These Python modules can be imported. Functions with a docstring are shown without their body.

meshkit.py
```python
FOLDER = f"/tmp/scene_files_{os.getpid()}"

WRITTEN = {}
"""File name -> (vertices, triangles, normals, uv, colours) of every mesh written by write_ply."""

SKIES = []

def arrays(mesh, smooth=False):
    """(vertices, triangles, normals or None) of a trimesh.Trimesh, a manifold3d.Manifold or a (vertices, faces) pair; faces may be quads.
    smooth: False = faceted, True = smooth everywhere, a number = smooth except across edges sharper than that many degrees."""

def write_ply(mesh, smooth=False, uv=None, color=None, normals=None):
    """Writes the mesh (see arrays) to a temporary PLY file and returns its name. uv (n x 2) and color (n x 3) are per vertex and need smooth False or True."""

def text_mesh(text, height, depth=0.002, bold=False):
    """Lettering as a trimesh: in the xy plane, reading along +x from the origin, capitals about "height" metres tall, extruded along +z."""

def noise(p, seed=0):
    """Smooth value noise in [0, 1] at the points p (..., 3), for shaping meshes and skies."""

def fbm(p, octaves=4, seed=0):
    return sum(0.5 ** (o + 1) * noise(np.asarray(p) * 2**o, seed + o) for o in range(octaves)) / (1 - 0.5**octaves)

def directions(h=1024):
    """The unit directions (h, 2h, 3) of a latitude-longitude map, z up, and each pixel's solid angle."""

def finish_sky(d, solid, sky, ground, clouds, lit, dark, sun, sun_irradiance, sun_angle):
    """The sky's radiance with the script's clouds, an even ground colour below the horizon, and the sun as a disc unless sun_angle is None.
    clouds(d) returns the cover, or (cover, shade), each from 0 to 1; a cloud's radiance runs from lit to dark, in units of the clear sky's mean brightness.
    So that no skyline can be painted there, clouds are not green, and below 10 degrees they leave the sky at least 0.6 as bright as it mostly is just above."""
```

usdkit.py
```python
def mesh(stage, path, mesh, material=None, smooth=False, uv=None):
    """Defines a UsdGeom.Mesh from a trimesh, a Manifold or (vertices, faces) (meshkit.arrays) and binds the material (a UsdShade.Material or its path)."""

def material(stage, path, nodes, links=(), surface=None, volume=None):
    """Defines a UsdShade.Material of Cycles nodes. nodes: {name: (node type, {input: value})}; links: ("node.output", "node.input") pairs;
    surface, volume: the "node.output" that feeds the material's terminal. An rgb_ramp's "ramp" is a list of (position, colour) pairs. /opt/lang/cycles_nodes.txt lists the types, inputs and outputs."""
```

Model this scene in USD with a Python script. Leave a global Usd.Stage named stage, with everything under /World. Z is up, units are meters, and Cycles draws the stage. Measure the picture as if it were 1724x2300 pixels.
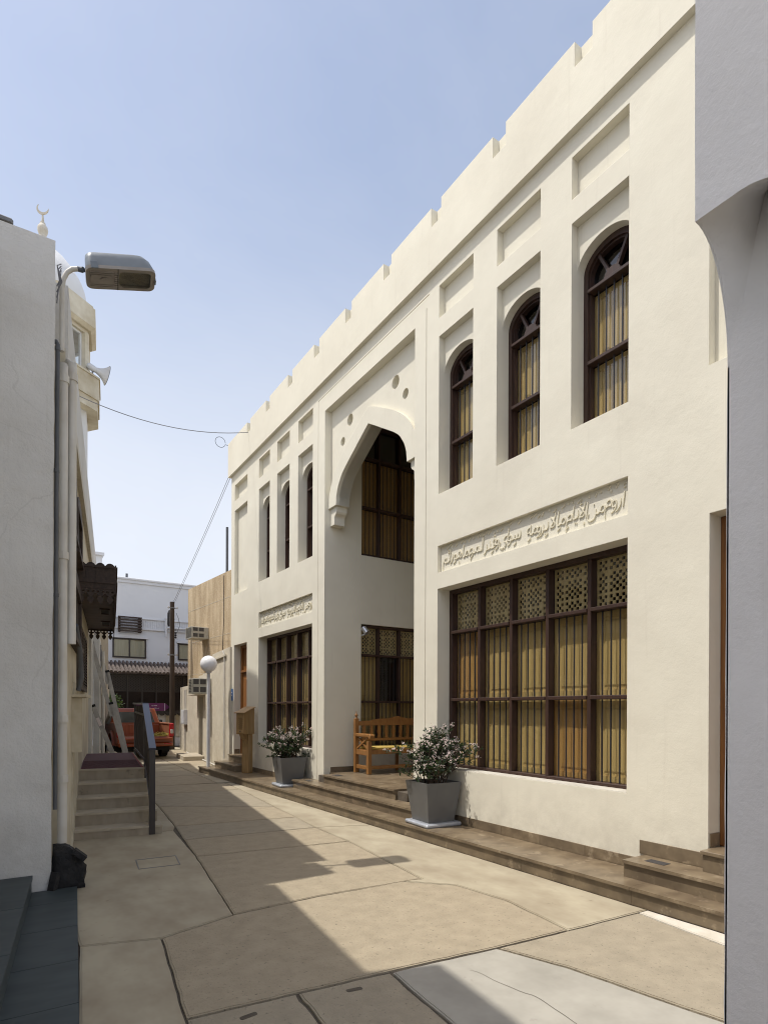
import math, json, random
import numpy as np
import trimesh
import manifold3d as m3
from shapely.geometry import Polygon
from shapely import affinity
from pxr import Usd, UsdGeom, UsdLux, UsdShade, Gf, Sdf, Vt
import usdkit, meshkit

EXPOSURE = 0.25
SUN_I, SKY_S = 0.81, 0.165
SKY_AIR, SKY_AER, SKY_OZ = 1.0, 2.5, 1.0
CLOUD, CLOUD_COL = .27, (4.7, 4.85, 5.2)
CREAM = (.725, .69, .575)
stage = Usd.Stage.CreateInMemory()
UsdGeom.SetStageUpAxis(stage, 'Z')
UsdGeom.SetStageMetersPerUnit(stage, 1.0)
W = UsdGeom.Xform.Define(stage, '/World')
stage.SetDefaultPrim(W.GetPrim())
UsdGeom.Scope.Define(stage, '/World/Looks')
RNG = random.Random(7)
NR = np.random.default_rng(11)

# ------------------------------------------------------------------ camera, sky, sun, exposure
F_PX, YAW, ROLL, PITCH, CY, EYE = 1336.36, .570783, .0040464, -.000679, 1594.18, 1.6
F_ = np.array([math.sin(YAW), math.cos(YAW), 0.0]); R_ = np.array([math.cos(YAW), -math.sin(YAW), 0.0]); U_ = np.array([0, 0, 1.0])
F_, U_ = math.cos(PITCH) * F_ + math.sin(PITCH) * U_, math.cos(PITCH) * U_ - math.sin(PITCH) * F_
R_, U_ = math.cos(ROLL) * R_ + math.sin(ROLL) * U_, math.cos(ROLL) * U_ - math.sin(ROLL) * R_
cam = UsdGeom.Camera.Define(stage, '/World/camera')
cam.CreateHorizontalApertureAttr(24.0)
cam.CreateVerticalApertureAttr(32.0)
cam.CreateFocalLengthAttr(24.0 * F_PX / 1724)
cam.CreateVerticalApertureOffsetAttr(24.0 * (CY - 1150) / 1724)
cam.CreateClippingRangeAttr(Gf.Vec2f(0.05, 5000))
cam.CreateExposureAttr(EXPOSURE)
mat4 = Gf.Matrix4d(*R_, 0, *U_, 0, *(-F_), 0, 0, 0, EYE, 1)
cam.AddTransformOp().Set(mat4)

SUN = np.array([-.425, .137, 1.0]); SUN /= np.linalg.norm(SUN)
SUN_EL, SUN_ROT = math.asin(SUN[2]), math.atan2(SUN[0], SUN[1])
sun = UsdLux.DistantLight.Define(stage, '/World/sun')
sun.CreateNormalizeAttr(True); sun.CreateIntensityAttr(SUN_I); sun.CreateAngleAttr(0.55); sun.CreateColorAttr(Gf.Vec3f(1.0, .96, .89))
zx = np.cross([0, 0, 1.0], SUN); zx /= np.linalg.norm(zx); zy = np.cross(SUN, zx)
sun.AddTransformOp().Set(Gf.Matrix4d(*zx, 0, *zy, 0, *SUN, 0, 0, 0, 30, 1))

sky = UsdLux.DomeLight.Define(stage, '/World/sky')
sky.CreateIntensityAttr(1.0)
skym = usdkit.material(stage, '/World/Looks/sky_material', {
    'sky': ('sky_texture', {'sky_type': 'single_scattering', 'sun_disc': False, 'sun_elevation': SUN_EL, 'sun_rotation': SUN_ROT, 'altitude': 5.0, 'air_density': SKY_AIR, 'aerosol_density': SKY_AER, 'ozone_density': SKY_OZ}),
    'tc': ('texture_coordinate', {}),
    'mp': ('mapping', {'scale': (1.3, 2.6, 3.2), 'rotation': (0.2, 0.1, 0.7)}),
    'n': ('noise_texture', {'scale': 1.5, 'detail': 9.0, 'roughness': 0.6, 'distortion': 0.35}),
    'r': ('map_range', {'from_min': 0.30, 'from_max': 0.80, 'to_min': CLOUD * .55, 'to_max': CLOUD * 1.1, 'clamp': True}),
    'sep': ('separate_xyz', {}),
    'hz': ('map_range', {'range_type': 'smoothstep', 'from_min': 0.15, 'from_max': 0.80, 'to_min': 0.66, 'to_max': 0.0, 'clamp': True}),
    'add': ('math', {'math_type': 'add', 'use_clamp': True}),
    'mix': ('mix_color', {'b': CLOUD_COL}),
    'bg': ('background_shader', {'strength': SKY_S})},
    [('tc.generated', 'mp.vector'), ('mp.vector', 'n.vector'), ('n.fac', 'r.value'), ('tc.generated', 'sep.vector'), ('sep.z', 'hz.value'), ('hz.result', 'add.value1'), ('r.result', 'add.value2'), ('add.value', 'mix.fac'), ('sky.color', 'mix.a'), ('mix.result', 'bg.color')], surface='bg.background')
UsdShade.MaterialBindingAPI.Apply(sky.GetPrim()).Bind(skym)
sky.GetPrim().SetCustomDataByKey('kind', 'structure')

# ------------------------------------------------------------------ materials
def mat(name, col, col2=None, rough=.8, scale=2.0, detail=5.0, lo=.35, hi=.65, stretch=(1, 1, 1), bump=0.0, bscale=60.0, bdist=.004, metallic=0.0, spec=.4, bevel=0.0, coat=0.0, speck=None):
    n = {'p': ('principled_bsdf', {'base_color': col, 'roughness': rough, 'metallic': metallic, 'specular_ior_level': spec, 'coat_weight': coat})}
    l = []
    n['g'] = ('geometry', {})
    if col2 is not None:
        n['mp'] = ('mapping', {'scale': stretch})
        n['n'] = ('noise_texture', {'scale': scale, 'detail': detail, 'roughness': .6})
        n['r'] = ('map_range', {'from_min': lo, 'from_max': hi, 'to_min': 0.0, 'to_max': 1.0, 'clamp': True})
        n['m'] = ('mix_color', {'a': col, 'b': col2})
        l += [('g.position', 'mp.vector'), ('mp.vector', 'n.vector'), ('n.fac', 'r.value'), ('r.result', 'm.fac')]
        last = 'm.result'
        if speck is not None:                     # small dark or light grains: (colour, scale, amount)
            n['n2'] = ('noise_texture', {'scale': speck[1], 'detail': 3.0, 'roughness': .7})
            n['r2'] = ('map_range', {'from_min': speck[2], 'from_max': speck[2] + .1, 'to_min': 0.0, 'to_max': speck[3] if len(speck) > 3 else .8, 'clamp': True})
            n['m2'] = ('mix_color', {'b': speck[0]})
            l += [('g.position', 'n2.vector'), ('n2.fac', 'r2.value'), ('r2.result', 'm2.fac'), (last, 'm2.a')]
            last = 'm2.result'
        l.append((last, 'p.base_color'))
    if bevel:
        n['bv'] = ('bevel', {'samples': 4, 'radius': bevel})
        if not bump:
            l.append(('bv.bevel', 'p.normal'))
    if bump:
        n['bn'] = ('noise_texture', {'scale': bscale, 'detail': 4.0, 'roughness': .6})
        n['b'] = ('bump', {'strength': bump, 'distance': bdist})
        l += [('g.position', 'bn.vector'), ('bn.fac', 'b.height'), ('b.normal', 'p.normal')]
        if bevel:
            l.append(('bv.bevel', 'b.normal'))
    return usdkit.material(stage, '/World/Looks/' + name, n, l, surface='p.BSDF')


M = {}
def stucco(name, base, streak, amount, relief=1.0, bevel=.007, cracks=0.0):
    """painted render: faint blotches, faint vertical rain streaks, fine grain"""
    return usdkit.material(stage, '/World/Looks/' + name, {
        'g': ('geometry', {}), 'p': ('principled_bsdf', {'roughness': .9, 'specular_ior_level': .25}),
        'n': ('noise_texture', {'scale': .9, 'detail': 6.0, 'roughness': .6}),
        'r': ('map_range', {'from_min': .3, 'from_max': .7, 'to_min': 0.0, 'to_max': amount, 'clamp': True}),
        'm': ('mix_color', {'a': base, 'b': streak}),
        'mp': ('mapping', {'scale': (9.0, 9.0, .35)}),
        'sn': ('noise_texture', {'scale': 1.6, 'detail': 5.0, 'roughness': .65}),
        'sr': ('map_range', {'from_min': .60, 'from_max': .78, 'to_min': 0.0, 'to_max': amount * .8, 'clamp': True}),
        'm2': ('mix_color', {'b': streak}),
        'sp': ('separate_xyz', {}),
        'zf': ('map_range', {'from_min': .12, 'from_max': .85, 'to_min': 1.0, 'to_max': 0.0, 'clamp': True}),
        'dn': ('noise_texture', {'scale': 5.0, 'detail': 7.0, 'roughness': .65}),
        'dr': ('map_range', {'from_min': .40, 'from_max': .72, 'to_min': 0.0, 'to_max': .55, 'clamp': True}),
        'dm': ('math', {'math_type': 'multiply'}),
        'm3': ('mix_color', {'b': tuple(c * .72 for c in streak)}),
        'cv': ('voronoi_texture', {'feature': 'distance_to_edge', 'scale': .75}),
        'cw': ('noise_texture', {'scale': 2.2, 'detail': 6.0}),
        'ca': ('mix_color', {'blend_type': 'linear_light', 'fac': .22}),
        'cr': ('map_range', {'from_min': .0025, 'from_max': .006, 'to_min': cracks, 'to_max': 0.0, 'clamp': True}),
        'cn': ('noise_texture', {'scale': .7, 'detail': 2.0}),
        'ck': ('map_range', {'from_min': .47, 'from_max': .56, 'to_min': 0.0, 'to_max': 1.0, 'clamp': True}),
        'cm': ('math', {'math_type': 'multiply'}),
        'm4': ('mix_color', {'b': tuple(c * .45 for c in streak)}),
        'bn': ('noise_texture', {'scale': 55.0, 'detail': 4.0, 'roughness': .65}),
        'bl': ('noise_texture', {'scale': 3.0, 'detail': 3.0, 'roughness': .5}),
        'bm': ('math', {'math_type': 'multiply_add', 'value2': 6.0}),
        'bv': ('bevel', {'samples': 3, 'radius': bevel}),
        'b': ('bump', {'strength': .55, 'distance': .0022 * relief})},
        [('g.position', 'n.vector'), ('n.fac', 'r.value'), ('r.result', 'm.fac'), ('g.position', 'mp.vector'), ('mp.vector', 'sn.vector'), ('sn.fac', 'sr.value'), ('sr.result', 'm2.fac'), ('m.result', 'm2.a'), ('m2.result', 'm3.a'), ('g.position', 'sp.vector'), ('sp.z', 'zf.value'), ('g.position', 'dn.vector'), ('dn.fac', 'dr.value'), ('zf.result', 'dm.value1'), ('dr.result', 'dm.value2'), ('dm.value', 'm3.fac'),
         ('g.position', 'cw.vector'), ('g.position', 'ca.a'), ('cw.color', 'ca.b'), ('ca.result', 'cv.vector'), ('cv.distance', 'cr.value'), ('g.position', 'cn.vector'), ('cn.fac', 'ck.value'), ('cr.result', 'cm.value1'), ('ck.result', 'cm.value2'), ('cm.value', 'm4.fac'), ('m3.result', 'm4.a'), ('m4.result', 'p.base_color'),
         ('g.position', 'bn.vector'), ('g.position', 'bl.vector'), ('bl.fac', 'bm.value1'), ('bn.fac', 'bm.value3'), ('bm.value', 'b.height'), ('bv.bevel', 'b.normal'), ('b.normal', 'p.normal')], surface='p.BSDF')

M['cream'] = stucco('cream_render', CREAM, (.52, .475, .385), .36, 1.0, .007, 0.0)
M['white'] = stucco('old_white_render', (.64, .635, .61), (.43, .41, .37), .6, 4.5, .012, .12)
M['letters'] = mat('cream_letters', (.70, .65, .51), rough=.9)
M['white2'] = stucco('white_paint', (.66, .67, .68), (.52, .52, .52), .25)
M['pillar'] = stucco('grey_white_render', (.82, .81, .80), (.66, .64, .61), .5, 2.0, .0004, .1)
M['rough'] = stucco('rough_offwhite_render', (.62, .57, .46), (.42, .36, .27), .6, 4.0, .012, .5)
M['tan'] = mat('beige_pebble_render', (.52, .41, .26), (.34, .245, .14), rough=.95, scale=1.1, stretch=(3, 3, .5), bump=.9, bscale=45, bdist=.02, speck=((.66, .56, .40), 30, .55))
M['offcream'] = mat('yellowed_white_paint', (.62, .58, .47), (.42, .36, .25), rough=.85, scale=1.6, bump=.2)
M['fin'] = mat('tan_fin_paint', (.30, .25, .165), (.24, .20, .13), rough=.8)
M['slab'] = mat('washed_aggregate_concrete', (.365, .305, .215), (.30, .25, .175), rough=.95, scale=7, detail=12, lo=.36, hi=.70, bump=.55, bscale=48, bdist=.012, speck=((.12, .095, .07), 36, .60, .75))
M['slab2'] = mat('washed_aggregate_concrete_grey', (.345, .295, .215), (.28, .24, .175), rough=.95, scale=6, detail=12, lo=.36, hi=.70, bump=.55, bscale=48, bdist=.012, speck=((.12, .095, .07), 36, .605, .75))
M['pale'] = mat('smooth_pale_concrete', (.41, .36, .26), (.30, .25, .175), rough=.85, scale=2.6, detail=10, lo=.36, hi=.66, stretch=(1, .6, 1), bump=.2, bscale=30, speck=((.20, .16, .11), 9, .655, .6))
M['palew'] = mat('whitish_concrete', (.39, .365, .31), (.30, .28, .235), rough=.85, scale=2.6, detail=10, lo=.36, hi=.68, bump=.2, bscale=30, speck=((.25, .22, .19), 8, .65, .5))
M['whitest'] = mat('white_cement', (.66, .62, .54), (.52, .47, .38), rough=.85, scale=4)
M['under'] = mat('dusty_ground', (.12, .10, .075), (.08, .065, .05), rough=1.0, scale=9)
M['earth'] = mat('sandy_ground', (.34, .29, .21), (.27, .22, .16), rough=1.0, scale=1.5)
M['marble'] = mat('brown_marble', (.215, .165, .105), (.125, .092, .058), rough=.33, scale=3.2, detail=10, lo=.38, hi=.62, stretch=(1, 1.4, 2.2), spec=.5, speck=((.36, .29, .20), 6.5, .585, .55))
M['marble2'] = mat('brown_marble_riser', (.19, .145, .092), (.11, .083, .054), rough=.38, scale=3.6, detail=10, lo=.38, hi=.62, spec=.5, speck=((.34, .27, .18), 7.5, .585, .5))
M['slate'] = mat('dark_slate', (.052, .066, .068), (.035, .045, .048), rough=.55, scale=2.5, detail=9, stretch=(1, 2.5, 1), bump=.25, bscale=14, speck=((.11, .12, .12), 5, .66, .4))
M['darkwood'] = mat('dark_stained_wood', (.050, .024, .016), (.032, .016, .011), rough=.5, scale=3, stretch=(14, 14, 1.2), bump=.1, bscale=40, spec=.45)
M['darkwood2'] = mat('weathered_dark_wood', (.062, .042, .033), (.036, .025, .02), rough=.7, scale=3, stretch=(12, 2, 12), bump=.25, bscale=50)
M['pine'] = mat('varnished_yellow_pine', (.59, .43, .185), (.47, .32, .125), rough=.42, scale=2.2, detail=8, stretch=(18, 18, .8), spec=.5)
M['pine2'] = mat('orange_varnished_pine', (.50, .295, .10), (.38, .205, .07), rough=.42, scale=2.2, detail=8, stretch=(18, 18, .8), spec=.5)
M['lattice'] = mat('pale_lattice_wood', (.58, .45, .23), (.46, .34, .16), rough=.5, scale=6, stretch=(4, 4, 1))
M['teak'] = mat('honey_varnished_teak', (.30, .145, .045), (.21, .095, .028), rough=.35, scale=2.5, detail=7, stretch=(9, 9, 3), spec=.5)
M['oak'] = mat('light_oak', (.40, .265, .12), (.27, .165, .07), rough=.5, scale=3, detail=8, stretch=(14, 14, .7), spec=.4)
M['doorwood'] = mat('orange_brown_door_wood', (.27, .115, .03), (.17, .065, .017), rough=.4, scale=2.5, detail=8, stretch=(16, 16, .8), spec=.5)
M['iron'] = mat('black_iron', (.018, .018, .022), rough=.45, spec=.5)
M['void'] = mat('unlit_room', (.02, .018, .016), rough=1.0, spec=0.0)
M['planter'] = mat('grey_planter_plastic', (.118, .118, .116), (.098, .098, .098), rough=.42, scale=3, spec=.5)
M['tray'] = mat('silver_tray', (.46, .48, .52), (.34, .36, .39), rough=.4, scale=6, metallic=.3)
M['soil'] = mat('potting_soil', (.03, .022, .015), (.015, .011, .008), rough=1, scale=30, bump=.8, bscale=40, bdist=.02)
M['leaf'] = usdkit.material(stage, '/World/Looks/glossy_leaf', {
    'g': ('geometry', {}), 'oi': ('noise_texture', {'scale': 9.0, 'detail': 2.0}), 'w': ('rgb_ramp', {'ramp': [(0, (.018, .035, .016)), (.45, (.035, .062, .026)), (.75, (.06, .085, .03)), (1, (.10, .06, .025))]}),
    'p': ('principled_bsdf', {'roughness': .38, 'specular_ior_level': .5}), 't': ('translucent_bsdf', {'color': (.12, .19, .04)}), 'mx': ('mix_closure', {'fac': .18})},
    [('g.random_per_island', 'w.fac'), ('w.color', 'p.base_color'), ('p.BSDF', 'mx.closure1'), ('t.BSDF', 'mx.closure2')], surface='mx.closure')
M['leaf2'] = usdkit.material(stage, '/World/Looks/tree_leaf', {
    'g': ('geometry', {}), 'w': ('rgb_ramp', {'ramp': [(0, (.03, .06, .015)), (.6, (.07, .12, .03)), (1, (.16, .18, .04))]}),
    'p': ('principled_bsdf', {'roughness': .5}), 't': ('translucent_bsdf', {'color': (.2, .3, .05)}), 'mx': ('mix_closure', {'fac': .25})},
    [('g.random_per_island', 'w.fac'), ('w.color', 'p.base_color'), ('p.BSDF', 'mx.closure1'), ('t.BSDF', 'mx.closure2')], surface='mx.closure')
M['flower'] = mat('pink_white_petals', (.74, .66, .62), (.62, .46, .43), rough=.7, scale=40)
M['bark'] = mat('shrub_bark', (.10, .065, .045), (.06, .04, .03), rough=.9, scale=30)
M['globe'] = usdkit.material(stage, '/World/Looks/opal_globe', {'p': ('principled_bsdf', {'base_color': (.78, .78, .79), 'roughness': .3, 'subsurface_weight': .25, 'subsurface_radius': (.1, .1, .1)})}, [], surface='p.BSDF')
M['whitepost'] = mat('white_enamel', (.66, .67, .68), (.58, .58, .58), rough=.4, scale=4)
M['lampgrey'] = mat('blue_grey_lamp_paint', (.17, .195, .22), (.135, .155, .175), rough=.4, scale=6)
M['lampdark'] = mat('brown_grey_lamp_underside', (.30, .275, .25), (.24, .22, .20), rough=.6, scale=8)
M['lampsteel'] = mat('grey_lamp_arm', (.095, .105, .12), rough=.5)
M['lens'] = usdkit.material(stage, '/World/Looks/lamp_glass', {'f': ('fresnel', {'IOR': 1.5}), 't': ('transparent_bsdf', {'color': (.86, .86, .84)}), 'gl': ('glossy_bsdf', {'roughness': .08, 'color': (.9, .9, .9)}), 'm': ('mix_closure', {}), 'ge': ('geometry', {}), 'fr': ('math', {'math_type': 'subtract', 'value1': 1.0}), 'mu': ('math', {'math_type': 'multiply'})}, [('ge.backfacing', 'fr.value2'), ('f.fac', 'mu.value1'), ('fr.value', 'mu.value2'), ('mu.value', 'm.fac'), ('t.BSDF', 'm.closure1'), ('gl.BSDF', 'm.closure2')], surface='m.closure')
M['reflector'] = mat('dull_reflector', (.78, .74, .64), (.62, .58, .48), rough=.5, scale=14)
M['glass'] = usdkit.material(stage, '/World/Looks/window_glass', {'f': ('fresnel', {'IOR': 1.75}), 't': ('transparent_bsdf', {'color': (.93, .94, .93)}), 'gl': ('glossy_bsdf', {'roughness': .015, 'color': (.95, .95, .95)}), 'm': ('mix_closure', {}), 'ge': ('geometry', {}), 'fr': ('math', {'math_type': 'subtract', 'value1': 1.0}), 'mu': ('math', {'math_type': 'multiply'})}, [('ge.backfacing', 'fr.value2'), ('f.fac', 'mu.value1'), ('fr.value', 'mu.value2'), ('mu.value', 'm.fac'), ('t.BSDF', 'm.closure1'), ('gl.BSDF', 'm.closure2')], surface='m.closure')
M['upvc'] = mat('white_plastic_pipe', (.60, .585, .54), (.52, .49, .43), rough=.5, scale=3)
M['greypipe'] = mat('grey_plastic_pipe', (.11, .115, .125), (.085, .09, .095), rough=.5, scale=4)
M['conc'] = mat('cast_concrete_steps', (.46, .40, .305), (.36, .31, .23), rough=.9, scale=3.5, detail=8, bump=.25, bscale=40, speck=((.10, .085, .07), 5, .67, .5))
M['conc2'] = mat('shade_toned_concrete_risers', (.35, .30, .225), (.255, .215, .16), rough=.9, scale=4, detail=9, stretch=(1.5, 1.5, .6), bump=.3, bscale=40, speck=((.09, .075, .06), 6, .64, .6))  # step concrete darkened for the risers: their shading is put into the colour
M['mat'] = mat('maroon_rubber_mat', (.115, .05, .055), (.085, .038, .042), rough=.75, scale=40, bump=.6, bscale=140)
M['redline'] = mat('red_mat_edge', (.25, .05, .05), rough=.7)
M['railpaint'] = mat('dark_brown_rail_paint', (.030, .024, .022), rough=.38, spec=.5)
M['railtop'] = mat('blue_black_handrail', (.050, .052, .075), rough=.25, spec=.6)
M['alu'] = mat('aluminium_ladder', (.46, .44, .40), (.34, .325, .30), rough=.45, metallic=.5, scale=9)
M['black'] = mat('black_rubber', (.012, .012, .012), rough=.7)
M['carorange'] = mat('orange_car_paint', (.30, .062, .016), (.24, .05, .014), rough=.35, scale=2, coat=.25, spec=.5)
M['carinner'] = mat('scratched_bed_paint', (.30, .11, .05), (.20, .085, .05), rough=.5, scale=7)
M['carglass'] = mat('tinted_car_glass', (.02, .025, .025), rough=.06, spec=.6)
M['redlamp'] = mat('red_tail_lamp', (.40, .012, .016), rough=.15, spec=.6)
M['clearlamp'] = mat('clear_lamp', (.5, .47, .42), rough=.2)
M['tyre'] = mat('tyre_rubber', (.016, .016, .016), (.028, .026, .024), rough=.85, scale=10)
M['rim'] = mat('wheel_rim', (.35, .35, .35), rough=.4, metallic=.8)
M['rope'] = mat('yellow_rope', (.42, .33, .06), (.26, .22, .06), rough=.8, scale=30)
M['polewood'] = mat('tarred_pole_wood', (.060, .040, .026), (.035, .024, .016), rough=.85, scale=3, stretch=(16, 16, .6), bump=.5, bscale=30)
M['cable'] = mat('black_cable', (.02, .02, .022), rough=.6)
M['greycable'] = mat('grey_cable', (.16, .16, .17), rough=.6)
M['purple'] = mat('purple_sign_face', (.125, .018, .10), rough=.4)
M['signwhite'] = mat('sign_white', (.6, .55, .6), rough=.5)
M['blueplate'] = mat('blue_plaque', (.045, .12, .30), (.05, .14, .34), rough=.4, scale=20)
M['tile'] = mat('brown_roof_tile', (.15, .12, .105), (.09, .072, .064), rough=.8, scale=7)
M['acbody'] = mat('ac_casing', (.42, .40, .34), (.33, .31, .25), rough=.6, scale=6)
M['acdark'] = mat('ac_grille_dark', (.06, .055, .05), rough=.7)
M['blind'] = mat('cream_blind', (.50, .47, .36), (.42, .39, .29), rough=.8, scale=3, stretch=(6, 6, .5))
M['metalgrey'] = mat('dull_grey_metal', (.20, .20, .20), (.14, .14, .14), rough=.5, metallic=.4, scale=9)
M['silver'] = mat('brushed_silver', (.55, .56, .58), rough=.35, metallic=.8)
M['drain'] = mat('dark_drain_cover', (.045, .042, .042), rough=.6)
M['ivory'] = mat('ivory_paint', (.56, .53, .46), (.46, .42, .34), rough=.7, scale=9)
M['basalt'] = mat('black_bitumen_wrap', (.012, .012, .013), (.022, .021, .021), rough=.7, scale=12, bump=.9, bscale=18, bdist=.03)
M['brass'] = mat('ladder_label', (.62, .55, .52), rough=.6)

# ------------------------------------------------------------------ helpers
used = {}
def path_of(name, parent=None):
    base = '/World' if parent is None else str(parent.GetPath())
    k = base + '/' + name
    n = used.get(k, 0); used[k] = n + 1
    return k if n == 0 else f'{k}_{n:03d}'

def tag(prim, label=None, cat=None, group=None, kind=None):
    p = prim.GetPrim() if hasattr(prim, 'GetPrim') else prim
    for k, v in (('label', label), ('category', cat), ('group', group), ('kind', kind)):
        if v: p.SetCustomDataByKey(k, v)
    return p

def thing(name, label, cat, loc=(0, 0, 0), rz=0.0, group=None, kind=None):
    x = UsdGeom.Xform.Define(stage, path_of(name))
    if any(loc): x.AddTranslateOp().Set(Gf.Vec3d(*map(float, loc)))
    if rz: x.AddRotateZOp().Set(float(rz))
    return tag(x, label, cat, group, kind)

def T(vf):
    return trimesh.Trimesh(np.asarray(vf[0], float), np.asarray(vf[1], int), process=False)

def bx(x0, x1, y0, y1, z0, z1):
    m = trimesh.creation.box([abs(x1 - x0), abs(y1 - y0), abs(z1 - z0)])
    m.apply_translation([(x0 + x1) / 2, (y0 + y1) / 2, (z0 + z1) / 2]); return m

def rbx(x0, x1, y0, y1, z0, z1, r=.006):
    """box with chamfered edges"""
    r = min(r, abs(x1 - x0) * .45, abs(y1 - y0) * .45, abs(z1 - z0) * .45)
    x0, x1 = min(x0, x1), max(x0, x1); y0, y1 = min(y0, y1), max(y0, y1); z0, z1 = min(z0, z1), max(z0, z1)
    pts = []
    for sx in (0, 1):
        for sy in (0, 1):
            for sz in (0, 1):
                X, Y, Z = (x0, x1)[sx], (y0, y1)[sy], (z0, z1)[sz]
                dx, dy, dz = (r, -r)[sx], (r, -r)[sy], (r, -r)[sz]
                pts += [(X + dx, Y + dy, Z), (X + dx, Y, Z + dz), (X, Y + dy, Z + dz)]
    return trimesh.convex.convex_hull(np.array(pts))

def tube(pts, r, n=8, cap=True):
    pts = [np.asarray(p, float) for p in pts]
    rs = r if hasattr(r, '__len__') else [r] * len(pts)
    rings = []
    t0 = pts[1] - pts[0]; t0 /= np.linalg.norm(t0)
    a = np.array([0, 0, 1.0]) if abs(t0[2]) < .9 else np.array([1.0, 0, 0])
    u = np.cross(t0, a); u /= np.linalg.norm(u)
    for i, p in enumerate(pts):
        t = (pts[min(i + 1, len(pts) - 1)] - pts[max(i - 1, 0)]); t /= max(np.linalg.norm(t), 1e-9)
        u = u - t * (u @ t); u /= np.linalg.norm(u); w = np.cross(t, u)
        rings.append([p + rs[i] * (math.cos(k * 2 * math.pi / n) * u + math.sin(k * 2 * math.pi / n) * w) for k in range(n)])
    v = [q for ring in rings for q in ring]; f = []
    for i in range(len(pts) - 1):
        for k in range(n):
            a0, a1 = i * n + k, i * n + (k + 1) % n
            f += [(a0, a1, a1 + n), (a0, a1 + n, a0 + n)]
    if cap:
        v += [pts[0], pts[-1]]; c0, c1 = len(v) - 2, len(v) - 1; o = (len(pts) - 1) * n
        for k in range(n):
            f += [(c0, (k + 1) % n, k), (c1, o + k, o + (k + 1) % n)]
    return T((v, f))

def bar(p, q, w, h, up=(0, 0, 1)):
    """rectangular bar from p to q, width w across, height h along 'up'"""
    p, q, up = (np.asarray(x, float) for x in (p, q, up))
    t = q - p; L = np.linalg.norm(t); t /= L
    s = np.cross(t, up); s /= np.linalg.norm(s); n = np.cross(s, t)
    m = trimesh.creation.box([L, w, h]); A = np.eye(4); A[:3, 0], A[:3, 1], A[:3, 2], A[:3, 3] = t, s, n, (p + q) / 2
    m.apply_transform(A); return m

def lathe(profile, n=24, at=(0, 0, 0)):
    v, f = [], []
    for r, z in profile:
        for k in range(n):
            a = 2 * math.pi * k / n; v.append((at[0] + r * math.cos(a), at[1] + r * math.sin(a), at[2] + z))
    for i in range(len(profile) - 1):
        for k in range(n):
            a0, a1 = i * n + k, i * n + (k + 1) % n
            f += [(a0, a1, a1 + n), (a0, a1 + n, a0 + n)]
    v += [(at[0], at[1], at[2] + profile[0][1]), (at[0], at[1], at[2] + profile[-1][1])]
    c0, c1, o = len(v) - 2, len(v) - 1, (len(profile) - 1) * n
    for k in range(n):
        f += [(c0, (k + 1) % n, k), (c1, o + k, o + (k + 1) % n)]
    return T((v, f))

YZ = np.array([[0, 0, 1.0, 0], [1, 0, 0, 0], [0, 1, 0, 0], [0, 0, 0, 1]])      # (u, v, w) -> x = w, y = u, z = v
XZ = np.array([[1.0, 0, 0, 0], [0, 0, -1, 0], [0, 1, 0, 0], [0, 0, 0, 1]])     # (u, v, w) -> x = u, y = -w, z = v
def ext(poly, d, M4=None, at=(0, 0, 0)):
    g = poly if hasattr(poly, 'geom_type') else Polygon(poly)
    m = trimesh.util.concatenate([trimesh.creation.extrude_polygon(q, d, engine='earcut') for q in getattr(g, 'geoms', [g])])
    if M4 is not None: m.apply_transform(M4)
    m.apply_translation(at); return m

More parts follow.
